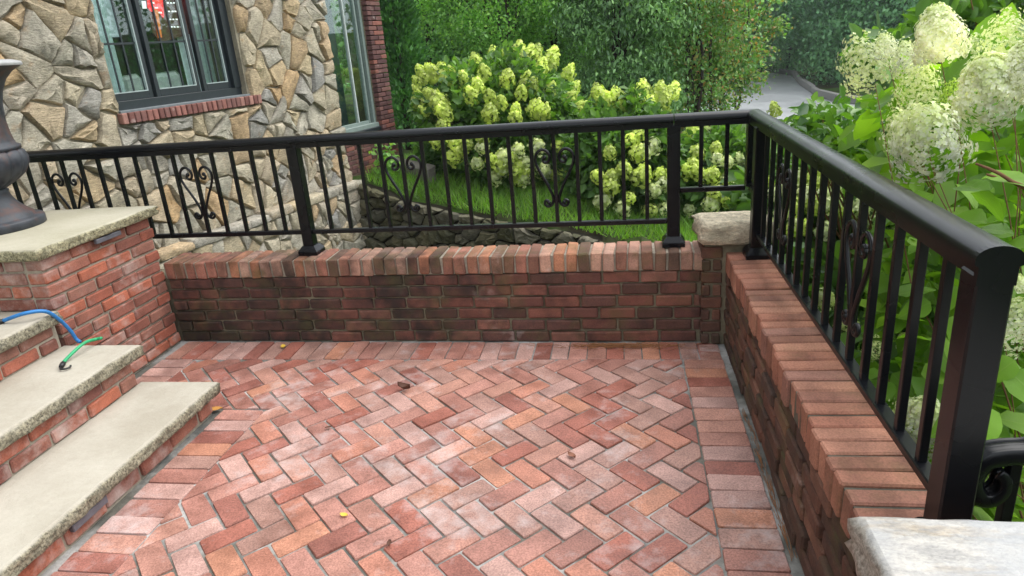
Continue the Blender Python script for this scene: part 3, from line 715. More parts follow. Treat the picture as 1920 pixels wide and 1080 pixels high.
def voronoi(x0, x1, z0, z1, n, aniso=1., seed=3, holes=(), wts=.012, relax=2):
    r = np.random.default_rng(seed); S = np.stack([r.uniform(x0, x1, n), r.uniform(z0, z1, n)], 1); W = r.uniform(0, wts, n)
    def cells():
        out = []
        for i in range(n):
            P = [(x0, z0), (x1, z0), (x1, z1), (x0, z1)]
            d = ((S-S[i])*(1, aniso)); o = np.argsort((d**2).sum(1))[1:26]
            for j in o:
                a = 2*(S[i]-S[j])*(1, aniso**2); c = (S[j]**2*(1, aniso**2)).sum()-(S[i]**2*(1, aniso**2)).sum()+W[i]-W[j]
                P = clip(P, a[0], a[1], c)
                if len(P) < 3: break
            out.append(P if len(P) >= 3 else None)
        return out
    for _ in range(relax):
        for i, P in enumerate(cells()):
            if P: S[i] = .5*S[i]+.5*np.mean(P, 0)
    return cells()
def stone_obj(P, name, m, parent, y0, gap=.006, proud=.05, rough=.014):
    if area(P) < 0: P = P[::-1]
    P = inset(P, gap*random.uniform(.5, 1.9))
    if len(P) < 3 or area(P) < .0012: return
    cx = sum(p[0] for p in P)/len(P); cz = sum(p[1] for p in P)/len(P); big = math.sqrt(area(P))
    Q = []
    for i in range(len(P)):
        a, b = P[i], P[(i+1) % len(P)]; l = math.hypot(b[0]-a[0], b[1]-a[1]); k = 1 if l < .07 else (2 if l < .16 else 3)
        for q in range(k):
            t = q/k; j = .013 if q else .006
            Q.append((a[0]+(b[0]-a[0])*t+random.uniform(-j, j)-cx, a[1]+(b[1]-a[1])*t+random.uniform(-j, j)-cz))
    n = len(Q); tx, tz = random.uniform(-.12, .12), random.uniform(-.12, .12); h = proud*random.uniform(.55, 1.25); v = []
    s2 = 1-.024/max(big, .06); s3 = random.uniform(.45, .6)
    for x, z in Q: v.append((x, .03, z))
    for x, z in Q: v.append((x, -h*.35, z))
    for x, z in Q: v.append((x*s2, -h-x*tx-z*tz+random.uniform(-1, 1)*rough*.7, z*s2))
    for x, z in Q: v.append((x*s3+random.uniform(-.01, .01), -h-.008-x*tx*s3-z*tz*s3+random.uniform(-1, 1)*rough, z*s3+random.uniform(-.01, .01)))
    v.append((0, -h-.01+random.uniform(-1, 1)*rough, 0))
    f = [(a*n+i, a*n+(i+1) % n, (a+1)*n+(i+1) % n, (a+1)*n+i) for a in range(3) for i in range(n)]+[(3*n+i, 3*n+(i+1) % n, 4*n) for i in range(n)]
    me = MB().add(v, f, True).mesh(name, m); me.set_sharp_from_angle(angle=R(42)); link(name, me, parent, (cx, y0, cz))
def cut_hole(P, a0, a1, b0):
    """remove the window opening a0<s<a1, z>b0 from a cell, keeping its larger rest"""
    if max(p[0] for p in P) <= a0 or min(p[0] for p in P) >= a1 or max(p[1] for p in P) <= b0: return P
    best = max((clip(P, -1, 0, a0), clip(P, 1, 0, -a1), clip(P, 0, -1, b0)), key=lambda q: abs(area(q)) if len(q) > 2 else 0)
    return best
def shatter(P, r, amax):
    if len(P) < 3 or abs(area(P)) < amax*r.uniform(.5, 1.6): return [P]
    cx = sum(p[0] for p in P)/len(P); cz = sum(p[1] for p in P)/len(P); sxx = sum((p[0]-cx)**2 for p in P); szz = sum((p[1]-cz)**2 for p in P); sxz = sum((p[0]-cx)*(p[1]-cz) for p in P)
    w = .5*math.atan2(2*sxz, sxx-szz)+r.gauss(0, .22); n_ = (math.cos(w), math.sin(w)); o = r.uniform(-.12, .12)*math.sqrt(abs(area(P)))
    c = -(n_[0]*cx+n_[1]*cz)+o
    A, B = clip(P, n_[0], n_[1], c), clip(P, -n_[0], -n_[1], -c)
    return [Q for X in (A, B) if len(X) > 2 for Q in shatter(X, r, amax)]
_r = random.Random(4)
for P in [Q for X in voronoi(-1.5, SE, -.1, 2.9, 98, 1.1, 12, wts=.035, relax=3) if X for Q in shatter(X, _r, .082)]:
    P = cut_hole(P, W0-.02, W1+.02, WZ-.11)
    if len(P) < 3: continue
    stone_obj(P, 'stone', M_FIELD, hwall, 0.)
# projecting ledge and the footing wall under it
LY = -.17
foot = MB().box(-3, SE+.05, LY+.015, 0, -1.95, -.15).obj('footing', M_STONEMORTAR, house)
for P in [Q for X in voronoi(-.6, SE+.03, -1.0, -.16, 40, .8, 23, wts=.01) if X for Q in shatter(X, _r, .05)]:
    if P: stone_obj(P, 'stone', M_FIELD, foot, LY+.015, proud=.03)
x = -.8
while x < SE:
    l = random.uniform(.22, .46); b = min(x+l, SE+.05)
    rock_slab(x+.006, b-.006, LY-.035, .02, -.16, -.075+random.uniform(-.015, .015), .05, .012, .014, .008, 2, int(x*100)+400).obj('ledge_stone', M_FIELD, foot); x += l
# brick sill
sill = MB().box(W0-.02, W1+.10, -.03, .1, WZ-.10, WZ-.012).obj('sill', M_MORTAR_PALE, house)
x = W0-.04
while x < W1+.1: brick(sill, (x+.033, -.0, WZ-.055), .056, .14, .095, M_SILLBRICK, wob=.03); x += .0665
# window 1
win = MB().obj('window', M_FRAME, house) if False else link('window', None, house)
FY = .09                                                     # outer plane of the frame inside the opening
fr = MB(); fr.box(W0, W1, FY-.02, FY+.10, WZ, WZ+.09, .004); fr.box(W0, W0+.05, FY, FY+.1, WZ+.09, 2.85); fr.box(W1-.10, W1, FY-.03, FY+.1, WZ+.09, 2.85); fr.box(W0, W1, FY, FY+.1, 2.77, 2.85)
fr.obj('frame', M_FRAME, win)
MB().box(W0-.01, W1+.01, -.03, FY, WZ-.01, WZ+.012, .003).obj('sill_flashing', plain('grey sill', (.14, .16, .17), .4), win)
sash = [(hs_px(204, 185, FY)[0]-.03, hs_px(289, 175, FY)[0]), (hs_px(296, 175, FY)[0], hs_px(377, 160, FY)[0]), (hs_px(384, 160, FY)[0], W1-.10)]
zm = hs_px(345, 77, FY)[1]; Z0 = WZ+.09
for k, (a, b) in enumerate(sash):
    t = .045; s = MB()
    s.box(a, a+t, FY+.012, FY+.06, Z0, 2.77, .003); s.box(b-t, b, FY+.012, FY+.06, Z0, 2.77, .003); s.box(a+t, b-t, FY+.012, FY+.06, Z0, Z0+.065, .003)
    so_ = s.obj('sash', M_FRAME, win)
    MB().box(a+t, b-t, FY+.034, FY+.040, Z0+.065, 2.77).obj('pane', M_GLASS, so_)
    ed = MB(); ed.box(b-t-.012, b-t, FY+.008, FY+.033, Z0+.065, 2.77); ed.box(a+t, b-t-.012, FY+.008, FY+.033, Z0+.065, Z0+.075); ed.obj('pane_bead', plain('pale bead', (.30, .36, .35), .5), so_)
    mt = MB(); mt.box(a+t, b-t, FY+.022, FY+.030, zm-.009, zm+.009)
    for q in (1, 2): c = a+t+(b-a-2*t)*q/3; mt.box(c-.008, c+.008, FY+.023, FY+.031, Z0+.075, 2.77)
    mt.obj('muntin', M_FRAME, so_)
if True:                                                     # what shows behind the panes
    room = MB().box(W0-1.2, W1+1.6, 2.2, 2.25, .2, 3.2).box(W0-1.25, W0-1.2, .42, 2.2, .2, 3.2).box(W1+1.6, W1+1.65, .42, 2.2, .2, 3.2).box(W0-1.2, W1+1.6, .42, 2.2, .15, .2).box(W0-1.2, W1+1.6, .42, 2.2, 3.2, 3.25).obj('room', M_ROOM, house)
    def curtain(a, b, z0, z1, y):
        n = 60; v = []; f = []
        for i in range(n+1):
            s = a+(b-a)*i/n; yy = y+.022*math.sin(i*.9)+.01*math.sin(i*2.3+1); v += [(s, yy, z0), (s, yy+.008*math.sin(i), z1)]
        f = [(2*i, 2*i+2, 2*i+3, 2*i+1) for i in range(n)]; MB().add(v, f, True).obj('curtain', M_CURTAIN, win)
    curtain(W0+.02, W0+.36, 1.1, 2.85, .30); curtain(sash[2][0]+.10, W1+.22, 1.1, 2.85, .42)
    for (a, b) in [(sash[0][0]+.42, sash[0][1]+.12), (sash[1][0]+.22, sash[1][0]+.56)]:  # pale panels standing in for white reflections low in the panes
        MB().box(a, b, .34, .40, 1.0, 1.50, .04, .01).obj('reflection_panel', plain('pale reflection', (.45, .48, .46), .7), win)
    def lit(name, col, st):
        m = NT(name); m.b.inputs['Emission Color'].default_value = (*col, 1); m.b.inputs['Emission Strength'].default_value = st; return m.out(col, .5)
    L_RED, L_OR, L_WH, L_BR = lit('lit red', (.75, .03, .04), .55), lit('lit orange', (.60, .16, .03), .35), lit('lit white', (.8, .8, .8), .5), lit('lit brown', (.035, .014, .01), .6)
    def flat(name, px, y, m):
        P = [hs_px(u, v, y) for u, v in px]; n = len(P); c = MB()
        c.add([(a, y, z) for a, z in P]+[(a, y+.006, z) for a, z in P], [tuple(range(n)), tuple(range(2*n-1, n-1, -1))]+[(i, n+i, n+(i+1) % n, (i+1) % n) for i in range(n)]); return c.obj(name, m, win)
    flat('screen', [(262, -90), (345, -90), (362, 62), (300, 80), (286, 60)], .345, L_BR)
    flat('red_banner', [(272, -60), (300, -60), (308, 30), (306, 34), (297, 20), (284, 22), (277, 14)], .335, L_RED)
    flat('orange_post', [(288, 18), (296, 18), (304, 70), (297, 71)], .332, L_OR)
    flat('notice', [(266, 2), (273, 2), (275, 16), (268, 16)], .330, L_WH)
    for k, v0 in enumerate((-12, 4, 20, 35, 49)):
        u0 = 311+k*2.2
        for q in range(4): flat('menu_lettering', [(u0+q*6, v0), (u0+q*6+random.uniform(2, 4.5), v0), (u0+q*6+4, v0+2.6), (u0+q*6+.6, v0+2.6)], .330, L_WH)
    for q in range(3): flat('banner_lettering', [(283+q*7, 4+q*9), (289+q*7, 4+q*9), (290+q*7, 7+q*9), (284+q*7, 7+q*9)], .326, L_WH)
    st, zt_ = hs_px(236, 18, FY+.02)
    cu = bpy.data.curves.new('numerals', 'FONT'); cu.body = '55'; cu.size = .075; cu.materials.append(M_INK); cu.extrude = .001
    tmp = bpy.data.objects.new('tmp', cu); C.objects.link(tmp); nme = bpy.data.meshes.new_from_object(tmp); bpy.data.objects.remove(tmp)
    link('numerals', nme, win, (st, FY+.026, zt_), (R(90), 0, 0))
    MB().box(sash[0][0]+.42, sash[0][1]+.16, .52, .54, 1.85, 2.8).obj('shade', plain('pale shade', (.55, .62, .68), .8), win)
# brick bay with the tall window, right of the fieldstone
bay = MB().box(SE+.003, 4.46, .012, .35, -.4, .52).box(4.44, 4.79, .013, .36, -.4, 3.2).obj('brick_bay', M_MORTAR, house)
CO_s = CO; CO = .0635
courses(bay, SE+.01, 4.44, -.16, 11, M_HOUSEBRICK, h=.054, gap=.009, L=.2)
def pier_bricks():
    z = -.16; k = 0
    while z < 2.75:
        for a, b in ([(4.45, 4.65), (4.65, 4.80)] if k % 2 else [(4.45, 4.55), (4.55, 4.80)]):
            brick(bay, ((a+b)/2, .045-.06+random.uniform(-.006, .004), z+CO/2), round(b-a-.01, 2), .10, .054, M_HOUSEBRICK)
        brick(bay, (4.49, .09, z+CO/2), .10, .10, .054, M_HOUSEBRICK)
        for q in range(2): brick(bay, (4.76, .09+.1*q, z+CO/2), .09, .09, .054, M_HOUSEBRICK)
        z += CO; k += 1
pier_bricks(); CO = CO_s
win2 = link('window', None, house)
f2 = MB(); f2.box(SE+.01, 4.44, -.02, .12, .525, .585, .004); f2.box(4.385, 4.437, .02, .12, .585, 3.0, .003); f2.box(4.30, 4.33, .04, .10, .585, 3.0, .003); f2.box(SE+.01, 4.30, .05, .1, .585, .625, .003)
f2.obj('frame', M_FRAME2, win2)
MB().box(SE+.01, 4.45, -.045, .02, .475, .524, .004).obj('window_sill', M_FRAME, win2)
MB().box(4.05, 4.072, .045, .095, .625, 3.0, .002).obj('mullion', plain('pale mullion', (.42, .47, .45), .5), win2)
MB().box(SE+.01, 4.05, .068, .074, .625, 3.0).obj('pane', M_GLASS, win2); MB().box(4.072, 4.30, .066, .072, .625, 3.0).obj('pane', M_GLASS, win2)
MB().box(SE+.0, 4.44, .5, .52, .5, 3.0).obj('blind', plain('dim blind', (.05, .085, .08), .9), win2)
MB().box(-3.2, 4.79, .0, .4, 3.2, 6.2).obj('upper_wall', M_STONEMORTAR, house)
MB().box(-3.4, 5.0, -.5, .6, 6.2, 6.35).obj('eave', M_FRAME, house)
# guessed house front above the steps, out of view, added to block sky light
MB().box(-9.6, -3.2, -1.2, -.8, -.2, 6.2).obj('unseen_blocking_wall', M_STONEMORTAR, house)

# ================================================================== GARDEN RETAINING WALL
rw_ang = math.atan2(dRW[1], dRW[0]); rwL = float(np.linalg.norm(B_RW-A_RW))
rw = thing('retaining_wall', 'dark mossy fieldstone retaining wall below the grass slope', 'wall', (A_RW[0], A_RW[1], 0), rw_ang)
cm = MB(); n = 24; v = []
for i in range(n+1):
    s = -.05+(rwL+.5)*i/n; v += [(s, .03, -1.95), (s, .03, rtz(s)-.05), (s, .30, rtz(s)-.05), (s, .30, -1.95)]
cm.add(v, [(4*i+a, 4*i+4+a, 4*i+5+a, 4*i+1+a) for i in range(n) for a in range(3)]+[(4*n, 4*n+1, 4*n+2, 4*n+3)]).obj('core', plain('dark earth', (.025, .022, .016), .95, .1), rw)
for P in voronoi(-.05, rwL+.45, -1.15, .25, 165, 1.5, 41, wts=.012):
    if not P: continue
    cx = sum(p[0] for p in P)/len(P)
    P = clip(P, (rtz(cx+.1)-rtz(cx-.1))/.2, -1, rtz(cx)-cx*(rtz(cx+.1)-rtz(cx-.1))/.2)
    if len(P) >= 3 and abs(area(P)) > .004: stone_obj(P, 'stone', M_DARKSTONE, rw, .03, gap=.007, proud=.05, rough=.02)

# ================================================================== FOLIAGE TOOLS
def leaves_mesh(name, m, cen, size, nrm_bias=.6, droop=.0, width=.34, fold=.12, dirs=None, parts=None):
    """one mesh of many single leaves; cen (N,3), size (N,)"""
    N = len(cen); size = np.broadcast_to(np.asarray(size, float), (N,))
    d = rng.normal(size=(N, 3)) if dirs is None else dirs+rng.normal(size=(N, 3))*.45
    d[:, 2] -= droop; d /= np.linalg.norm(d, axis=1, keepdims=True)
    up = rng.normal(size=(N, 3))*(1-nrm_bias)+np.array([0, 0, nrm_bias*1.4]); side = np.cross(d, up); side /= np.linalg.norm(side, axis=1, keepdims=True)+1e-9
    nn = np.cross(side, d)
    T = [(0, 0, 0), (-width, .42, fold), (-width*.55, .8, fold*.4), (0, 1, -fold*.6), (width*.55, .8, fold*.4), (width, .42, fold)]
    v = np.stack([cen+(side*a+d*b+nn*c)*size[:, None] for a, b, c in T], 1).reshape(-1, 3)
    k = len(T); F = np.concatenate([np.arange(N)[:, None]*k+np.array(q) for q in ((0, 1, 2, 3), (0, 3, 4, 5))], 0)
    return quad_mesh(name, m, v, F)
def quad_mesh(name, m, v, F):
    me = bpy.data.meshes.new(name); me.vertices.add(len(v)); me.vertices.foreach_set('co', np.asarray(v, np.float32).ravel())
    me.loops.add(F.size); me.loops.foreach_set('vertex_index', F.astype(np.int32).ravel())
    me.polygons.add(len(F)); me.polygons.foreach_set('loop_start', np.arange(0, F.size, F.shape[1], dtype=np.int32))
    me.update(calc_edges=True); me.materials.append(m); return me
def clumps(n, per, crown, rad, flat=.6, shell=.55):
    """leaf positions in clumps spread through an ellipsoid crown (centre, radii)"""
    c, r = np.array(crown[0]), np.array(crown[1]); d = rng.normal(size=(n, 3)); d /= np.linalg.norm(d, axis=1, keepdims=True)
    q = c+d*r*(rng.uniform(shell, 1, (n, 1))**.7)*rng.uniform(.85, 1.12, (n, 1))
    k = rng.integers(int(per*.5), int(per*1.5), n); idx = np.repeat(np.arange(n), k)
    return q[idx]+rng.normal(size=(len(idx), 3))*rad*np.array([1, 1, flat]), q
def limb_tubes(b, base, tips, r0, sag=.0, wob=.12, nseg=6):
    for t in tips:
        L = np.linalg.norm(np.array(t)-base); p = [base+(np.array(t)-base)*(k/nseg)+np.array([random.uniform(-1, 1), random.uniform(-1, 1), random.uniform(-.5, 1)])*wob*L*.25*math.sin(math.pi*k/nseg) for k in range(nseg+1)]
        b.tube(p, [r0*(1-.8*k/nseg) for k in range(nseg+1)], 6)
def tree(name, label, base, h, crown, mat, n, per, rad, leaf, trunk_r=.08, ntr=1, droop=.3, nlimb=14, group=None, flat=.6, width=.34, cat='tree', shell=.45, barkm=None):
    t = thing(name, label, cat, base, 0, group); base = np.array(base, float)
    cen, q = clumps(n, per, crown, rad, flat, shell)
    if ntr:
        b = MB(); fork = []
        for k in range(ntr):
            a = random.uniform(0, 6.28); foot = np.array([math.cos(a), math.sin(a), 0])*.12*(ntr > 1); top = np.array([math.cos(a)*.35*h*.3*(ntr > 1), math.sin(a)*.35*h*.3*(ntr > 1), h*random.uniform(.75, .9)])
            pts = [foot+(top-foot)*(i/8)+np.array([random.uniform(-1, 1), random.uniform(-1, 1), 0])*.02*h*(0 < i < 8) for i in range(9)]
            b.tube(pts, [trunk_r*(1-.085*i) for i in range(9)], 8); fork.append(pts)
        b.obj('trunk', barkm or M_BARK, t)
        lb = MB(); tips = q[rng.choice(len(q), min(nlimb, len(q)), replace=False)]-base
        for tp in tips:
            pts = random.choice(fork); st = pts[random.randint(2, 6)]; limb_tubes(lb, np.array(st), [tp], trunk_r*.4)
        lb.obj('limbs', barkm or M_BARK, t)
    sz = leaf*rng.uniform(.6, 1.25, len(cen))
    link('crown', leaves_mesh('crown', mat, cen-base, sz, .5, droop, width), t)
    return t
def gz(x, y): return float(zg(np.array(x), np.array(y)))

# ================================================================== HYDRANGEAS
def panicle_mesh(name, m, nfl, r, h, fs, seed, lacy=0., cone=.55, four=True):
    """a hydrangea head: many small four-petalled florets over a rounded cone, its base at the origin"""
    g = np.random.default_rng(seed); k = np.arange(nfl)+.5; z = (k/nfl); a = k*2.39996+g.normal(size=nfl)*.25
    a0 = a % (2*math.pi)
    prof = np.sqrt(np.clip(1-(np.abs(z-.38)/.64)**2.2, .03, 1))*(1-cone*.45*z)
    rr = prof*r*(1+g.normal(size=nfl)*(.03+lacy*.17))*g.uniform(.70, 1.03, nfl)**.5*(1+.13*np.sin(3*a0+seed)*np.sin(z*7+seed)+.10*np.sin(5*a0+z*11+2*seed))
    P = np.stack([rr*np.cos(a), rr*np.sin(a), h*(z+g.normal(size=nfl)*.03*(1+3*lacy))], 1)
    nrm = np.stack([np.cos(a)*1.1, np.sin(a)*1.1, (z-.35)*1.9], 1)+g.normal(size=(nfl, 3))*.35; nrm /= np.linalg.norm(nrm, axis=1, keepdims=True)
    t = np.cross(nrm, g.normal(size=(nfl, 3))); t /= np.linalg.norm(t, axis=1, keepdims=True); b = np.cross(nrm, t)
    V = []; F = []
    s = fs*g.uniform(.7, 1.2, nfl)[:, None]
    if four:
        for q in range(4):
            w = q*math.pi/2; d = t*math.cos(w)+b*math.sin(w); e = -t*math.sin(w)+b*math.cos(w)
            base = len(V)*nfl
            V += [P, P+(d*.5+e*.42)*s+nrm*s*.12, P+d*s+nrm*s*.05, P+(d*.5-e*.42)*s+nrm*s*.12]
            F.append(np.stack([np.arange(nfl)+base+i*nfl for i in range(4)], 1))
    else:
        for d, e in ((t, b), (b, -t)):
            base = len(V)*nfl
            V += [P-d*s-e*s*.45+nrm*s*.1, P+d*s-e*s*.45+nrm*s*.1, P+d*s+e*s*.45, P-d*s+e*s*.45]
            F.append(np.stack([np.arange(nfl)+base+i*nfl for i in range(4)], 1))
    return quad_mesh(name, m, np.concatenate(V), np.concatenate(F))
FAR_HEADS = {k: [panicle_mesh('flower_head', m, 110, .5, 1.0, .115, 60+i*7+j, .25, cn, False) for i, cn in enumerate((.3, .9, .6))] for j, (k, m) in enumerate((('cream', M_CREAMP), ('lime', M_LIMEP), ('white', M_WHITEP)))}
def z7(L): return [(700+a/3.556, b/3.556) for a, b in L]
HEAD_TOP = z7([(685, 415), (805, 375), (875, 385), (970, 345), (965, 390), (1045, 365), (1090, 350), (1120, 460), (1190, 385), (1190, 440), (1305, 485), (1340, 590), (1310, 660), (740, 495), (895, 535), (985, 620), (850, 685), (1020, 545), (1060, 575), (950, 735), (945, 775), (1080, 725), (1130, 750), (1365, 715), (1420, 735), (335, 500), (395, 490), (400, 515), (480, 490), (495, 540), (530, 505), (610, 530), (300, 550), (295, 605), (385, 640), (445, 670), (430, 705), (475, 725), (470, 760), (340, 745), (775, 645), (650, 640), (780, 760), (700, 580), (1180, 595), (310, 700)])
HEAD_LOW = [(660+a/3, 220+b/3) for a, b in [(470, 135), (510, 45), (570, 130), (600, 185), (565, 220), (640, 150), (730, 110), (730, 165), (700, 255), (785, 235), (830, 265), (840, 295), (805, 335), (850, 210), (905, 225), (935, 175), (975, 245), (940, 270), (915, 300), (970, 300), (960, 335), (935, 345), (1045, 160), (1080, 295), (1165, 155), (1170, 320), (1300, 95), (1320, 130), (1310, 320), (1125, 325), (1230, 330), (1255, 385), (1185, 385), (1375, 325), (1450, 190), (1460, 330), (1530, 290), (1565, 125), (1610, 95), (1640, 190), (1610, 195), (1695, 155), (1640, 305), (1615, 330), (1735, 315), (1745, 370), (1770, 350), (1450, 385), (1560, 450), (1420, 455), (1395, 475), (1520, 510), (1680, 525), (1760, 515), (1700, 410), (975, 515), (1090, 505)]]
HEAD_R = [(1240+a/3.175, 180+b/3.175) for a, b in [(180, 200), (295, 160), (210, 340), (190, 405), (150, 440), (205, 445), (275, 470), (325, 310), (330, 375), (390, 390), (395, 480), (310, 460), (330, 575), (295, 640), (400, 610), (165, 675), (460, 370), (10, 520), (40, 490)]]
HEAD_B = [(1000+a/2.842, b/2.842) for a, b in [(580, 485), (670, 490), (740, 495), (520, 530), (350, 510), (400, 540), (470, 550), (690, 540), (620, 560), (440, 515), (560, 560)]]
def hydrangea(label, cpx, depth, rpx, heads, nleaf, foot_px, leaf=.13, hs=(.16, .24), kinds=('cream', 'lime'), limetop=270, group='hydrangeas beyond the railing', far=.5):
    """a round shrub: cpx picture centre, rpx radii in picture px at that depth"""
    c = at_depth(*cpx, depth); k = depth/FPX; rx, rz_ = rpx[0]*k, rpx[1]*k; ry = rx*.85
    fx, fy = c[0], c[1]; base = np.array([fx, fy, gz(fx, fy)])
    t = thing('hydrangea', label, 'shrub', base, 0, group)
    # foliage through the dome
    n = nleaf; d = rng.normal(size=(n, 3)); d /= np.linalg.norm(d, axis=1, keepdims=True)
    P = c+d*np.array([rx, ry, rz_])*(rng.uniform(.25, 1, (n, 1))**.45)*(1+.10*np.sin(d[:, :1]*9+d[:, 2:]*7))
    P = P[P[:, 2] > base[2]+.05]
    lo = leaves_mesh('foliage', M_HYLEAF, P-base, leaf*rng.uniform(.55, 1.2, len(P)), .45, .25, .33, .12, dirs=(P-c)*.6)
    link('foliage', lo, t, kind='stuff')
    st = MB()
    for u, v in heads:
        ex, ez = (u-cpx[0])/rpx[0], (v-cpx[1])/rpx[1]; rr = ex*ex+ez*ez
        dep = depth-ry*1.16*math.sqrt(max(0.03, 1-min(rr, 1)))
        q = at_depth(u, v, dep); s = random.uniform(*hs)
        o = link('flower_head', random.choice(FAR_HEADS['lime' if v < limetop else random.choice(kinds)]), t)
        axis = Vector(q-c).normalized()+Vector((0, 0, 1.0)); axis.normalize()
        o.location = Vector(q-base)-axis*s*.45; o.rotation_euler = axis.to_track_quat('Z', 'Y').to_euler(); o.scale = (s, s, s*(.88 if v > 215 else 1.1))
        if random.random() < .5: limb_tubes(st, np.array([random.uniform(-.1, .1), random.uniform(-.1, .1), 0]), [np.array(o.location)], .011, nseg=5)
    st.obj('stems', M_STEM, t)
    return t
allh = HEAD_TOP+HEAD_LOW
hydrangea('large hydrangea with lime green panicles left of centre beside the arborvitae', (945, 240), 10.2, (166, 132), [h for h in allh if h[0] < 1105], 12000, None)
hydrangea('hydrangea with pointed lime panicles behind the railing post right of centre', (1175, 318), 9.2, (118, 135), [h for h in allh if h[0] >= 1105]+HEAD_B, 9000, None)
hydrangea('small hydrangea seen through the short railing section at the corner', (1345, 335), 9.2, (100, 95), HEAD_R, 5500, None, limetop=0)
Z6 = [(1500+a/3.857, 280+b/3.857) for a, b in [(440, 410), (545, 390), (690, 590), (810, 590), (870, 620), (980, 730), (1035, 690), (1030, 780), (130, 400), (330, 450), (70, 360), (950, 640), (430, 450), (540, 520), (250, 280), (240, 380), (170, 330), (640, 480)]]
Z6 += [(1452, 207)]+[(1435+random.uniform(0, 130), 300+random.uniform(0, 190)) for _ in range(24)]
hydrangea('hydrangea with small cream heads seen through the long right hand railing', (1560, 410), 5.2, (190, 150), Z6, 6500, None, leaf=.12, hs=(.09, .125), kinds=('cream', 'white', 'lime'), limetop=215)
hydrangea('leafy hydrangea low behind the bars of the right hand railing', (1640, 640), 3.6, (250, 170), [(1545, 560), (1590, 610), (1660, 560), (1700, 640)], 4200, None, leaf=.14, hs=(.08, .11), kinds=('cream',), limetop=0)

# ---- foreground hydrangea with big white panicles: every leaf and head is its own part
fg_base = np.array([1.15, -1.1, gz(1.15, -1.1)])
fg = thing('hydrangea', 'large white flowering hydrangea close by at the right edge', 'shrub', fg_base, 0)
def big_leaf(seed):
    r = random.Random(seed); v = []; f = []; n = 9; cv = r.uniform(.08, .28); tw = r.uniform(-.3, .3)
    for i in range(n):
        t = i/(n-1); w = .37*math.sin(math.pi*t**.75)**.8*(1-.25*t)+.004
        for k, s in enumerate((-1, -.5, 0, .5, 1)):
            x = s*w+(.012 if abs(s) == 1 and i % 2 else 0)*s; z = .05*abs(s)*w*4-cv*t*t*1.6+.012*math.sin(t*22+s*2)+.02*math.sin(t*14+k)*abs(s)+tw*x
            v.append((x, t, z))
    for i in range(n-1):
        for k in range(4): f.append((i*5+k, i*5+k+1, (i+1)*5+k+1, (i+1)*5+k))
    return MB().add(v, f, True).mesh('leaf', M_BIGLEAF)
BIG = [big_leaf(i) for i in range(6)]
SIL = [(1920, 20), (1860, 60), (1800, 100), (1700, 130), (1640, 160), (1610, 200), (1600, 240), (1570, 270), (1600, 320), (1700, 370), (1640, 480), (1600, 560), (1600, 700), (1720, 860), (1830, 1010), (2050, 1010), (2050, 20)]
def put_leaf(q, az, el, s, roll=0.):
    o = link('leaf', random.choice(BIG), fg); o.location = Vector(q-fg_base)
    d = Vector((math.cos(az)*math.cos(el), math.sin(az)*math.cos(el), math.sin(el))); up = Vector((random.uniform(-.6, .6), random.uniform(-.75, .3), 1))
    yv = d.normalized(); xv = yv.cross(up).normalized(); zv = xv.cross(yv)
    o.rotation_euler = Matrix((xv, yv, zv)).transposed().to_euler(); o.scale = (s, s, s); return o
nl = 0; tries = 0
while nl < 290 and tries < 60000:
    tries += 1
    u, v = random.uniform(1500, 1990), random.uniform(20, 1010)
    if not inside(SIL, u, v): continue
    d = random.uniform(1.65, 2.7); q = at_depth(u, v, d)
    if q[0] < .30 or q[2] < gz(q[0], q[1])+.1 or q[2] > 1.62: continue
    if v < 330:
        if random.random() < .35: continue
        q = at_depth(u, v, d+.75)
        if q[2] > 1.7: continue
    put_leaf(q, random.uniform(-.9, 3.9)+math.pi*.85, random.uniform(-.8, .4), random.uniform(.075, .13)); nl += 1
P = []
while len(P) < 3600:
    u, v = random.uniform(1480, 2060), random.uniform(40, 1010)
    if not inside(SIL, u, v): continue
    q = at_depth(u, v, random.uniform(2.15, 4.2))
    if q[0] > .34 and q[2] > gz(q[0], q[1])+.05 and q[2] < 1.5: P.append(q)
P = np.array(P); link('foliage', leaves_mesh('foliage', M_BIGLEAF2, P-fg_base, .12*rng.uniform(.6, 1.25, len(P)), .6, .35, .31, .08), fg, kind='stuff')
NEAR = {'white': [panicle_mesh('flower_head', M_WHITEP, 1500, .5, .98, .048, 200+i, .12, .8) for i in range(3)],
        'lacy': [panicle_mesh('flower_head', M_CREAMP, 560, .52, .98, .045, 210+i, .8, .7) for i in range(3)],
        'mix': [panicle_mesh('flower_head', M_WHITEP, 900, .52, 1.0, .046, 220+i, .45, .8) for i in range(2)],
        'green': [panicle_mesh('flower_head', M_GREENP, 520, .48, 1.05, .042, 230+i, .3, .6) for i in range(2)]}
stem = MB()
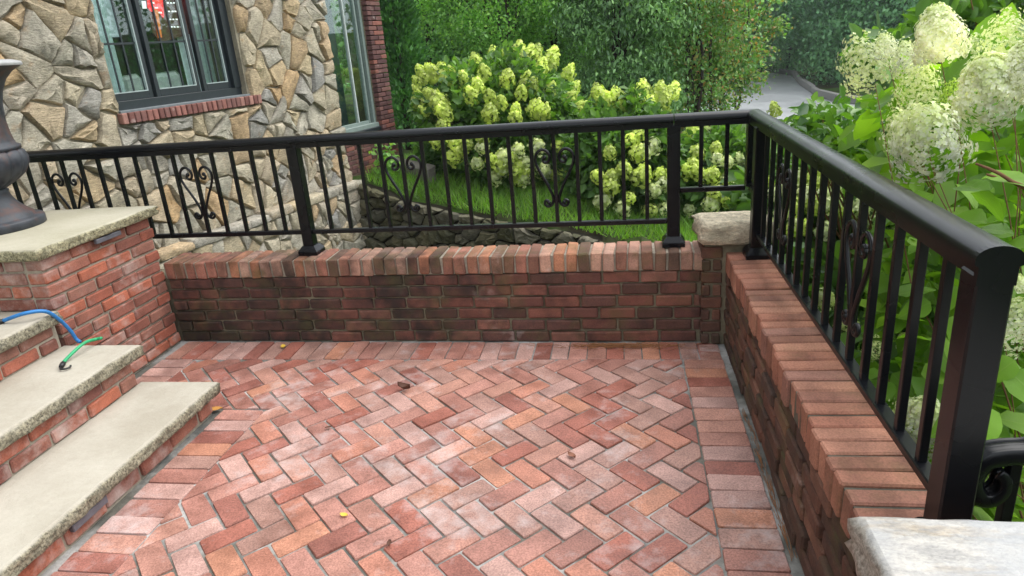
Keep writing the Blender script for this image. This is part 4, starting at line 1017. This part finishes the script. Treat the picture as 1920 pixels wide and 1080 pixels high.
for (u, v, dpx, kd, d, tilt) in [(1760, 66, 108, 'white', 1.95, (-.2, 0)), (1622, 122, 100, 'lacy', 2.15, (-.6, 0)), (1700, 112, 62, 'mix', 2.2, (-.2, .1)), (1722, 162, 92, 'lacy', 2.1, (-.1, -.2)), (1790, 190, 70, 'green', 1.95, (-.3, -.2)),
                             (1852, 165, 135, 'white', 1.8, (-.4, -.5)), (1738, 262, 150, 'mix', 1.85, (-.5, -.6)), (1695, 245, 80, 'lacy', 1.95, (-.6, -.2)), (1885, 78, 95, 'lacy', 1.95, (-.1, -.1)), (1828, 105, 66, 'lacy', 2.2, (0, 0)), (1915, 125, 95, 'white', 1.75, (.1, -.2)), (1660, 90, 50, 'mix', 2.3, (-.3, 0)),
                             (1735, 795, 118, 'white', 1.85, (-.2, -.3)), (1900, 605, 100, 'mix', 1.75, (.1, -.3)), (1905, 545, 60, 'white', 1.9, (0, 0)), (1705, 780, 70, 'lacy', 1.95, (-.4, 0)), (1640, 650, 46, 'lacy', 2.3, (-.3, 0)), (1870, 870, 80, 'lacy', 1.9, (0, -.2))]:
    s = .9*dpx*d/FPX; q = at_depth(u, v, d); ax = Vector((tilt[0], tilt[1], 1)).normalized()
    o = link('flower_head', random.choice(NEAR[kd]), fg); o.location = Vector(q-fg_base)-ax*s*.45
    o.rotation_euler = (ax.to_track_quat('Z', 'Y').to_matrix() @ Matrix.Rotation(random.uniform(0, 6), 3, 'Z')).to_euler(); o.scale = (s, s, s)
    e = np.array(o.location); limb_tubes(stem, np.array([random.uniform(-.3, .3), random.uniform(-.4, .4), .02]), [e], .0055, wob=.15, nseg=7)
    tw = MB()
for (u0, v0, u1, v1, d) in [(1920, 350, 1830, 305, 1.6), (1955, 365, 1850, 325, 1.65)]:
    stem.tube([tuple(at_depth(u0+(u1-u0)*k/4, v0+(v1-v0)*k/4+2*math.sin(k*2), d)-fg_base) for k in range(5)], [.0055, .005, .0045, .004, .003], 6)
stem.obj('stems', M_STEM, fg)

# ---- smaller shrub with oval leaves above the long rail
ov_base = np.array([1.1, .6, gz(1.1, .6)])
ov = thing('shrub', 'arching shrub with small oval leaves above the long right hand rail', 'shrub', ov_base, 0)
POLY = [(1470, 235), (1510, 205), (1560, 195), (1610, 200), (1660, 230), (1680, 300), (1640, 340), (1590, 320), (1530, 290)]
L = []
while len(L) < 850:
    u, v = random.uniform(1460, 1700), random.uniform(180, 345)
    if inside(POLY, u, v): L.append(at_depth(u+random.gauss(0, 6), v+random.gauss(0, 6), random.uniform(2.9, 3.7)))
L = np.array(L); link('foliage', leaves_mesh('foliage', M_OVALLEAF, L-ov_base, .075*rng.uniform(.6, 1.2, len(L)), .5, .3, .30, .1), ov, kind='stuff')
b = MB(); limb_tubes(b, np.array([0, 0, 0.]), [p-ov_base for p in L[::60]], .012, wob=.2); b.obj('stems', M_STEM, ov)
# ---- leafy shrub at the top right, behind the white panicles
tb = np.array([3.2, 2.2, gz(3.2, 2.2)])
tr_ = thing('shrub', 'tall leafy green shrub behind the white panicles at the top right', 'shrub', tb, 0)
POLY = [(1590, 95), (1650, 70), (1700, 45), (1760, 5), (1800, -60), (2000, -80), (2000, 260), (1850, 250), (1700, 160), (1640, 120)]
L = []
while len(L) < 3600:
    u, v = random.uniform(1570, 2000), random.uniform(-80, 260)
    if inside(POLY, u, v): L.append(at_depth(u+random.gauss(0, 8), v+random.gauss(0, 6), random.uniform(4.4, 6.2)))
L = np.array(L); link('foliage', leaves_mesh('foliage', M_HYLEAF, L-tb, .16*rng.uniform(.6, 1.2, len(L)), .4, .5, .26, .1), tr_, kind='stuff')
b = MB(); limb_tubes(b, np.array([0, 0, 0.]), [p-tb for p in L[::200]], .018, wob=.15); b.obj('stems', M_STEM, tr_)

# ================================================================== TREES
def ground_at(u, d):
    q = at_depth(u, 120, d); return np.array([q[0], q[1], gz(q[0], q[1])])
# arborvitae beside the house
ab = ground_at(748, 12.2); av = thing('arborvitae', 'dense dark arborvitae column beside the brick house corner', 'tree', ab)
n = 15000; zz = rng.uniform(0, 1, n)**.8*4.6; rad = .62*(1-zz/5.6)*(1+.12*np.sin(zz*9)); a = rng.uniform(0, 6.283, n); rr = rad*rng.uniform(.45, 1.06, n)
P = np.stack([rr*np.cos(a), rr*np.sin(a), zz+.05], 1); dd = np.stack([np.cos(a), np.sin(a), np.full(n, .9)], 1)
link('crown', leaves_mesh('crown', M_THUJA, P, .10*rng.uniform(.6, 1.3, n), .2, -.2, .26, .08, dirs=dd), av)
MB().tube([(0, 0, -.1), (0, 0, 2), (0, 0, 4.2)], [.07, .05, .02], 8).obj('trunk', M_BARK, av)
G = 'trees closing the view behind the hydrangeas'
def bt(u, d, name, label, w, top, mat, n, per, rad, leaf, low=.3, **kw):
    b = ground_at(u, d); zc = (b[2]+low+top)/2
    return tree(name, label, b, top-b[2], ((b[0], b[1], zc), (w, w*.8, (top-b[2]-low)/2)), mat, n, per, rad, leaf, group=G, **kw)
bt(835, 16.5, 'young_tree', 'thin stemmed tree with dark hollow behind the arborvitae', 1.7, 5.5, M_TREELEAF, 130, 150, .26, .085, low=1.1, ntr=3, trunk_r=.06)
bt(930, 15, 'young_tree', 'bright leaved small tree behind the large hydrangea', 1.6, 5.2, M_LIGHTLEAF, 130, 150, .24, .08, low=1.3, ntr=4, trunk_r=.05)
bt(1030, 16.5, 'young_tree', 'spreading tree above the large hydrangea left of the dark tree', 1.7, 5.4, M_TREELEAF, 130, 150, .26, .085, low=.9, ntr=2)
bt(1165, 14.2, 'dark_tree', 'dark tree with drooping leaves and bare trunk behind the centre railing', 1.35, 5.2, M_DARKLEAF, 170, 140, .24, .11, low=.25, droop=1.3, width=.22, trunk_r=.1)
bt(1320, 14.5, 'crape_myrtle', 'crape myrtle with reddish tips beside the road', 1.1, 4.2, M_MYRTLE, 120, 85, .17, .085, low=.35, shell=.3, ntr=4, trunk_r=.045, flat=.8)
bt(1375, 15.5, 'crape_myrtle', 'outer arching crape myrtle reaching over the road edge', .9, 2.9, M_MYRTLE, 65, 80, .15, .085, low=1.15, ntr=2, trunk_r=.04)
bt(1250, 19, 'background_tree', 'tall green tree behind the crape myrtle', 2.2, 7, M_TREELEAF, 180, 80, .4, .17)
bt(1090, 21, 'background_tree', 'tall green tree behind the dark drooping tree', 2.6, 7.5, M_DARKLEAF, 190, 80, .45, .19)
bt(950, 22, 'background_tree', 'tall dark tree far behind the large hydrangea', 2.7, 7.5, M_DARKLEAF, 190, 80, .45, .19)
bt(800, 21, 'background_tree', 'tall dark tree behind the arborvitae', 2.6, 7.5, M_DARKLEAF, 190, 80, .45, .19)
bt(690, 19, 'background_tree', 'dark tree hidden behind the house corner', 2.4, 7.5, M_TREELEAF, 150, 70, .45, .19)
G = 'far trees across the road'
for k, (u, d, w, top) in enumerate([(1290, 62, 8, 16), (1400, 74, 8.5, 18), (1480, 66, 6.5, 16), (1545, 57, 5.5, 15), (1610, 50, 5, 14), (1690, 46, 5.5, 14), (1790, 44, 6, 14), (1900, 42, 6, 14), (1180, 58, 8, 15)]):
    lab = ['far tree beyond the road left of the crape myrtle', 'far hazy tree at the end of the road', 'dark far tree right of the road bend', 'far tree rising straight behind the kerb', 'far tree behind the kerb near the white panicles', 'far tree behind the top white panicles', 'far tree behind the panicles at top right', 'far tree at the right edge of the view', 'far tree behind the dark drooping tree'][k]
    b = ground_at(u, d); b[2] = -3.1
    tree('far_tree', lab, b, top+3, ((b[0], b[1], (top-3.4)/2), (w, w*.8, (top+3.2)/2)), M_FARLEAF, 230, 120, .9, .28, trunk_r=.3, group=G, nlimb=8, droop=.8, shell=.6)
P = []
for k in range(110000):
    az = random.uniform(-math.pi, math.pi); ahead = .12 < az < .75
    d = random.uniform(78, 105) if ahead else random.uniform(27, 40)
    x, y = CAM[0]+d*math.sin(az), CAM[1]+d*math.cos(az)
    if -20 < x < -6 and -8 < y < 8: continue
    P.append((x, y, random.uniform(-3.2, 14 if ahead else 7.5)))
P = np.array(P); dist = np.linalg.norm(P[:, :2]-CAM[:2], axis=1)
o = link('far_wood', leaves_mesh('far_wood', M_FARLEAF, P, dist*.0075*rng.uniform(.6, 1.3, len(P)), .4, .6), kind='stuff'); tag(o, 'dense dark wood closing off the background', 'wood')

# ================================================================== GRASS, PLANTS AND SMALL THINGS
n = 60000; gx = rng.uniform(-3.9, 3.2, n); gy = rng.uniform(3.9, 15, n)**1.0
gy = 3.9+(gy-3.9)*rng.uniform(.3, 1, n); back_ = (gx-A_RW[0])*nRW[0]+(gy-A_RW[1])*nRW[1]; k = (back_ > .16) | (gx > .2); gx, gy = gx[k], gy[k]; n = len(gx)
g0 = np.stack([gx, gy, zg(gx, gy)-.01], 1); a = rng.uniform(0, 6.28, n); h = (rng.uniform(.05, .15, n)+.12*rng.uniform(0, 1, n)**4)[:, None]; ln = rng.normal(size=(n, 3))*.5*h; ln[:, 2] = h[:, 0]
sd_ = np.stack([np.cos(a), np.sin(a), a*0], 1)*.0075
V = np.stack([g0-sd_, g0+sd_, g0+ln*.6+sd_*.6, g0+ln], 1).reshape(-1, 3)
o = link('grass', quad_mesh('grass', M_GRASS, V, np.arange(4*n).reshape(-1, 4)), kind='stuff'); tag(o, 'bright green grass on the slope behind the retaining wall', 'grass')
q = on_axis(765, 300, 1, 6.2); tm = MB().box(-.45, .45, -.1, .1, -.35, .10, .02, .015).obj('timber', plain('weathered timber', (.16, .145, .125), .9, .2, bump=.6), None, (q[0], 6.2, gz(q[0], 6.2)+.1), (.1, .12, -.5)); tag(tm, 'grey weathered timber lying by the brick house corner', 'timber')
q = on_axis(722, 300, 1, 5.75); wp = thing('weed', 'small leafy weed at the foot of the brick house corner', 'plant', (q[0], 5.75, gz(q[0], 5.75)))
P = np.stack([rng.normal(0, .08, 130), rng.normal(0, .08, 130), rng.uniform(.02, .5, 130)], 1); link('leaves', leaves_mesh('leaves', M_LIGHTLEAF, P, .09, .5, .2), wp, kind='stuff')
b = MB(); limb_tubes(b, np.zeros(3), [P[i] for i in range(0, 130, 20)], .005); b.obj('stems', M_GSTEM, wp)

def cord(name, label, pts, r, m, hook_at, hookdir):
    t = thing(name, label, 'cord'); P = [np.array(p, float) for p in pts]; Q = []
    for i in range(len(P)-1):
        a, b, c, d = P[max(i-1, 0)], P[i], P[i+1], P[min(i+2, len(P)-1)]
        for k in range(6):
            s = k/6; Q.append(.5*((2*b)+(c-a)*s+(2*a-5*b+4*c-d)*s*s+(3*b-a-3*c+d)*s**3))
    Q.append(P[-1]); MB().tube(Q, r, 8).obj('elastic', m, t)
    e = P[hook_at]; d = Vector(hookdir); s = Vector((-d.y, d.x, 0)); hk = MB(); e = Vector(e)
    hk.tube([e-d*.005, e+d*.03], [.011, .010], 8)
    hk.tube([e+d*.03]+[e+d*(.045+.018*math.sin(w))+s*(.020-.020*math.cos(w))+Vector((0, 0, -.0)) for w in np.linspace(0, 3.6, 10)], .0042, 6); hk.obj('hook', M_INK2, t)
M_INK2 = plain('black plastic', (.012, .012, .013), .5)
T2 = ZS[1]; T3 = ZS[2]
gp = [on_axis(u, v, 2, z) for u, v, z in [(190, 634, T2+.03), (180, 636, T2+.025), (160, 642, T2+.04), (140, 658, T2+.03), (122, 676, T2+.012), (118, 682, T2+.012)]]
dv = on_axis(112, 692, 2, T2+.01)-gp[-1]; dv /= np.linalg.norm(dv)
cord('bungee_cord', 'green bungee cord with black hook lying on the middle step', gp, .0075, plain('green cord', (.02, .30, .12), .55), -1, dv)
xp = -3.062
bp = [on_axis(-40, 612, 2, T3+.01), on_axis(5, 602, 2, T3+.012), on_axis(40, 589, 2, T3+.035)]+[on_axis(u, v, 0, xp) for u, v in [(85, 584), (112, 600), (132, 620), (143, 636)]]+[on_axis(150, 641, 2, T2+.01)]
bp[2] = on_axis(45, 588, 2, T3+.04)
dv = bp[0]-bp[1]; dv /= np.linalg.norm(dv)
cord('bungee_cord', 'blue bungee cord drooping over the edge of the top step', bp[1:], .0085, plain('blue cord', (.02, .16, .42), .55), 0, dv)

M_DEAD = plain('dead leaf', (.09, .035, .02), .8); M_YEL = plain('yellow leaf', (.62, .40, .05), .6)
def flat_leaf(name, label, u, v, s, m, curl=.3, rz=0., group='fallen leaves on the patio', L=1.):
    q = on_axis(u, v, 2, .006); vv = []; f = []
    for i in range(6):
        t = i/5; w_ = .28*math.sin(math.pi*(t*.92+.04))
        for sx in (-1, 0, 1): vv.append((sx*w_*s+random.uniform(-.03, .03)*s*curl, (t-.5)*s*L, s*(.02+curl*(abs(sx)*.35+(t-.5)**2*.8))))
    for i in range(5):
        for k in range(2): f.append((i*3+k, i*3+k+1, i*3+k+4, i*3+k+3))
    tag(MB().add(vv, f, True).obj(name, m, None, q, (0, 0, rz)), label, 'leaf', group)
flat_leaf('fallen_leaf', 'curled dark brown dead leaf in the middle of the patio', 758, 730, .075, M_DEAD, .8, 1.2)
flat_leaf('fallen_leaf', 'small yellow leaf on the near pavers', 645, 966, .035, M_YEL, .25, 1.3)
flat_leaf('fallen_leaf', 'orange leaf by the end of the lowest step', 404, 768, .07, plain('orange leaf', (.55, .26, .06), .7), .2, 1.7)
flat_leaf('fallen_leaf', 'tiny yellow leaf on the pavers below the back wall', 531, 650, .05, M_YEL, .2, .5)
flat_leaf('fallen_leaf', 'tiny dark leaf scrap near the pavers at the bottom', 730, 1020, .03, M_DEAD, .5, .2)
flat_leaf('fallen_leaf', 'dark leaf scrap left of the middle of the patio', 616, 802, .03, M_DEAD, .4, 2.0)
flat_leaf('fallen_leaf', 'brown crumpled leaf on the right half of the patio', 1072, 856, .045, plain('tan leaf', (.24, .10, .06), .8), .5, .8)
nd = MB()
for k in range(230):
    u = random.gauss(1165, 55); q = on_axis(u, 646+abs(random.gauss(0, 4)), 2, .004); a = random.uniform(-.6, .6)+random.choice((0, 3.14)); l = random.uniform(.03, .08)
    nd.tube([(q[0], q[1], .003), (q[0]+math.cos(a)*l, q[1]+math.sin(a)*l*.6, .004+random.uniform(0, .015))], .0011, 3)
for k in range(90):
    t = random.random(); u = 1400+95*t; q = on_axis(u+random.uniform(-4, 4), 780+275*t, 2, .0); a = 1.57+random.uniform(-.3, .3); l = random.uniform(.03, .08); x0_ = random.uniform(-.026, -.006)
    nd.tube([(x0_, q[1], .003), (x0_+math.cos(a)*l*.5, q[1]+math.sin(a)*l, .005)], .0011, 3)
o = nd.obj('pine_needles', plain('pine needle', (.30, .13, .05), .8), kind='stuff'); tag(o, 'brown pine needles swept along the foot of the walls', 'needles')

# ================================================================== HAZE
hz = MB().box(-240, 280, -110, 340, -4.3, 22).obj('haze', NT('haze').m, kind='stuff')
ht = hz.data.materials[0].node_tree; ht.nodes.remove(ht.nodes['Principled BSDF']); pv = ht.nodes.new('ShaderNodeVolumePrincipled')
pv.inputs['Color'].default_value = (.86, .92, 1, 1); pv.inputs['Density'].default_value = .0006; pv.inputs['Anisotropy'].default_value = .2
ht.links.new(pv.outputs[0], ht.nodes['Material Output'].inputs['Volume']); tag(hz, 'thin pale haze in the air over the whole view', 'haze')
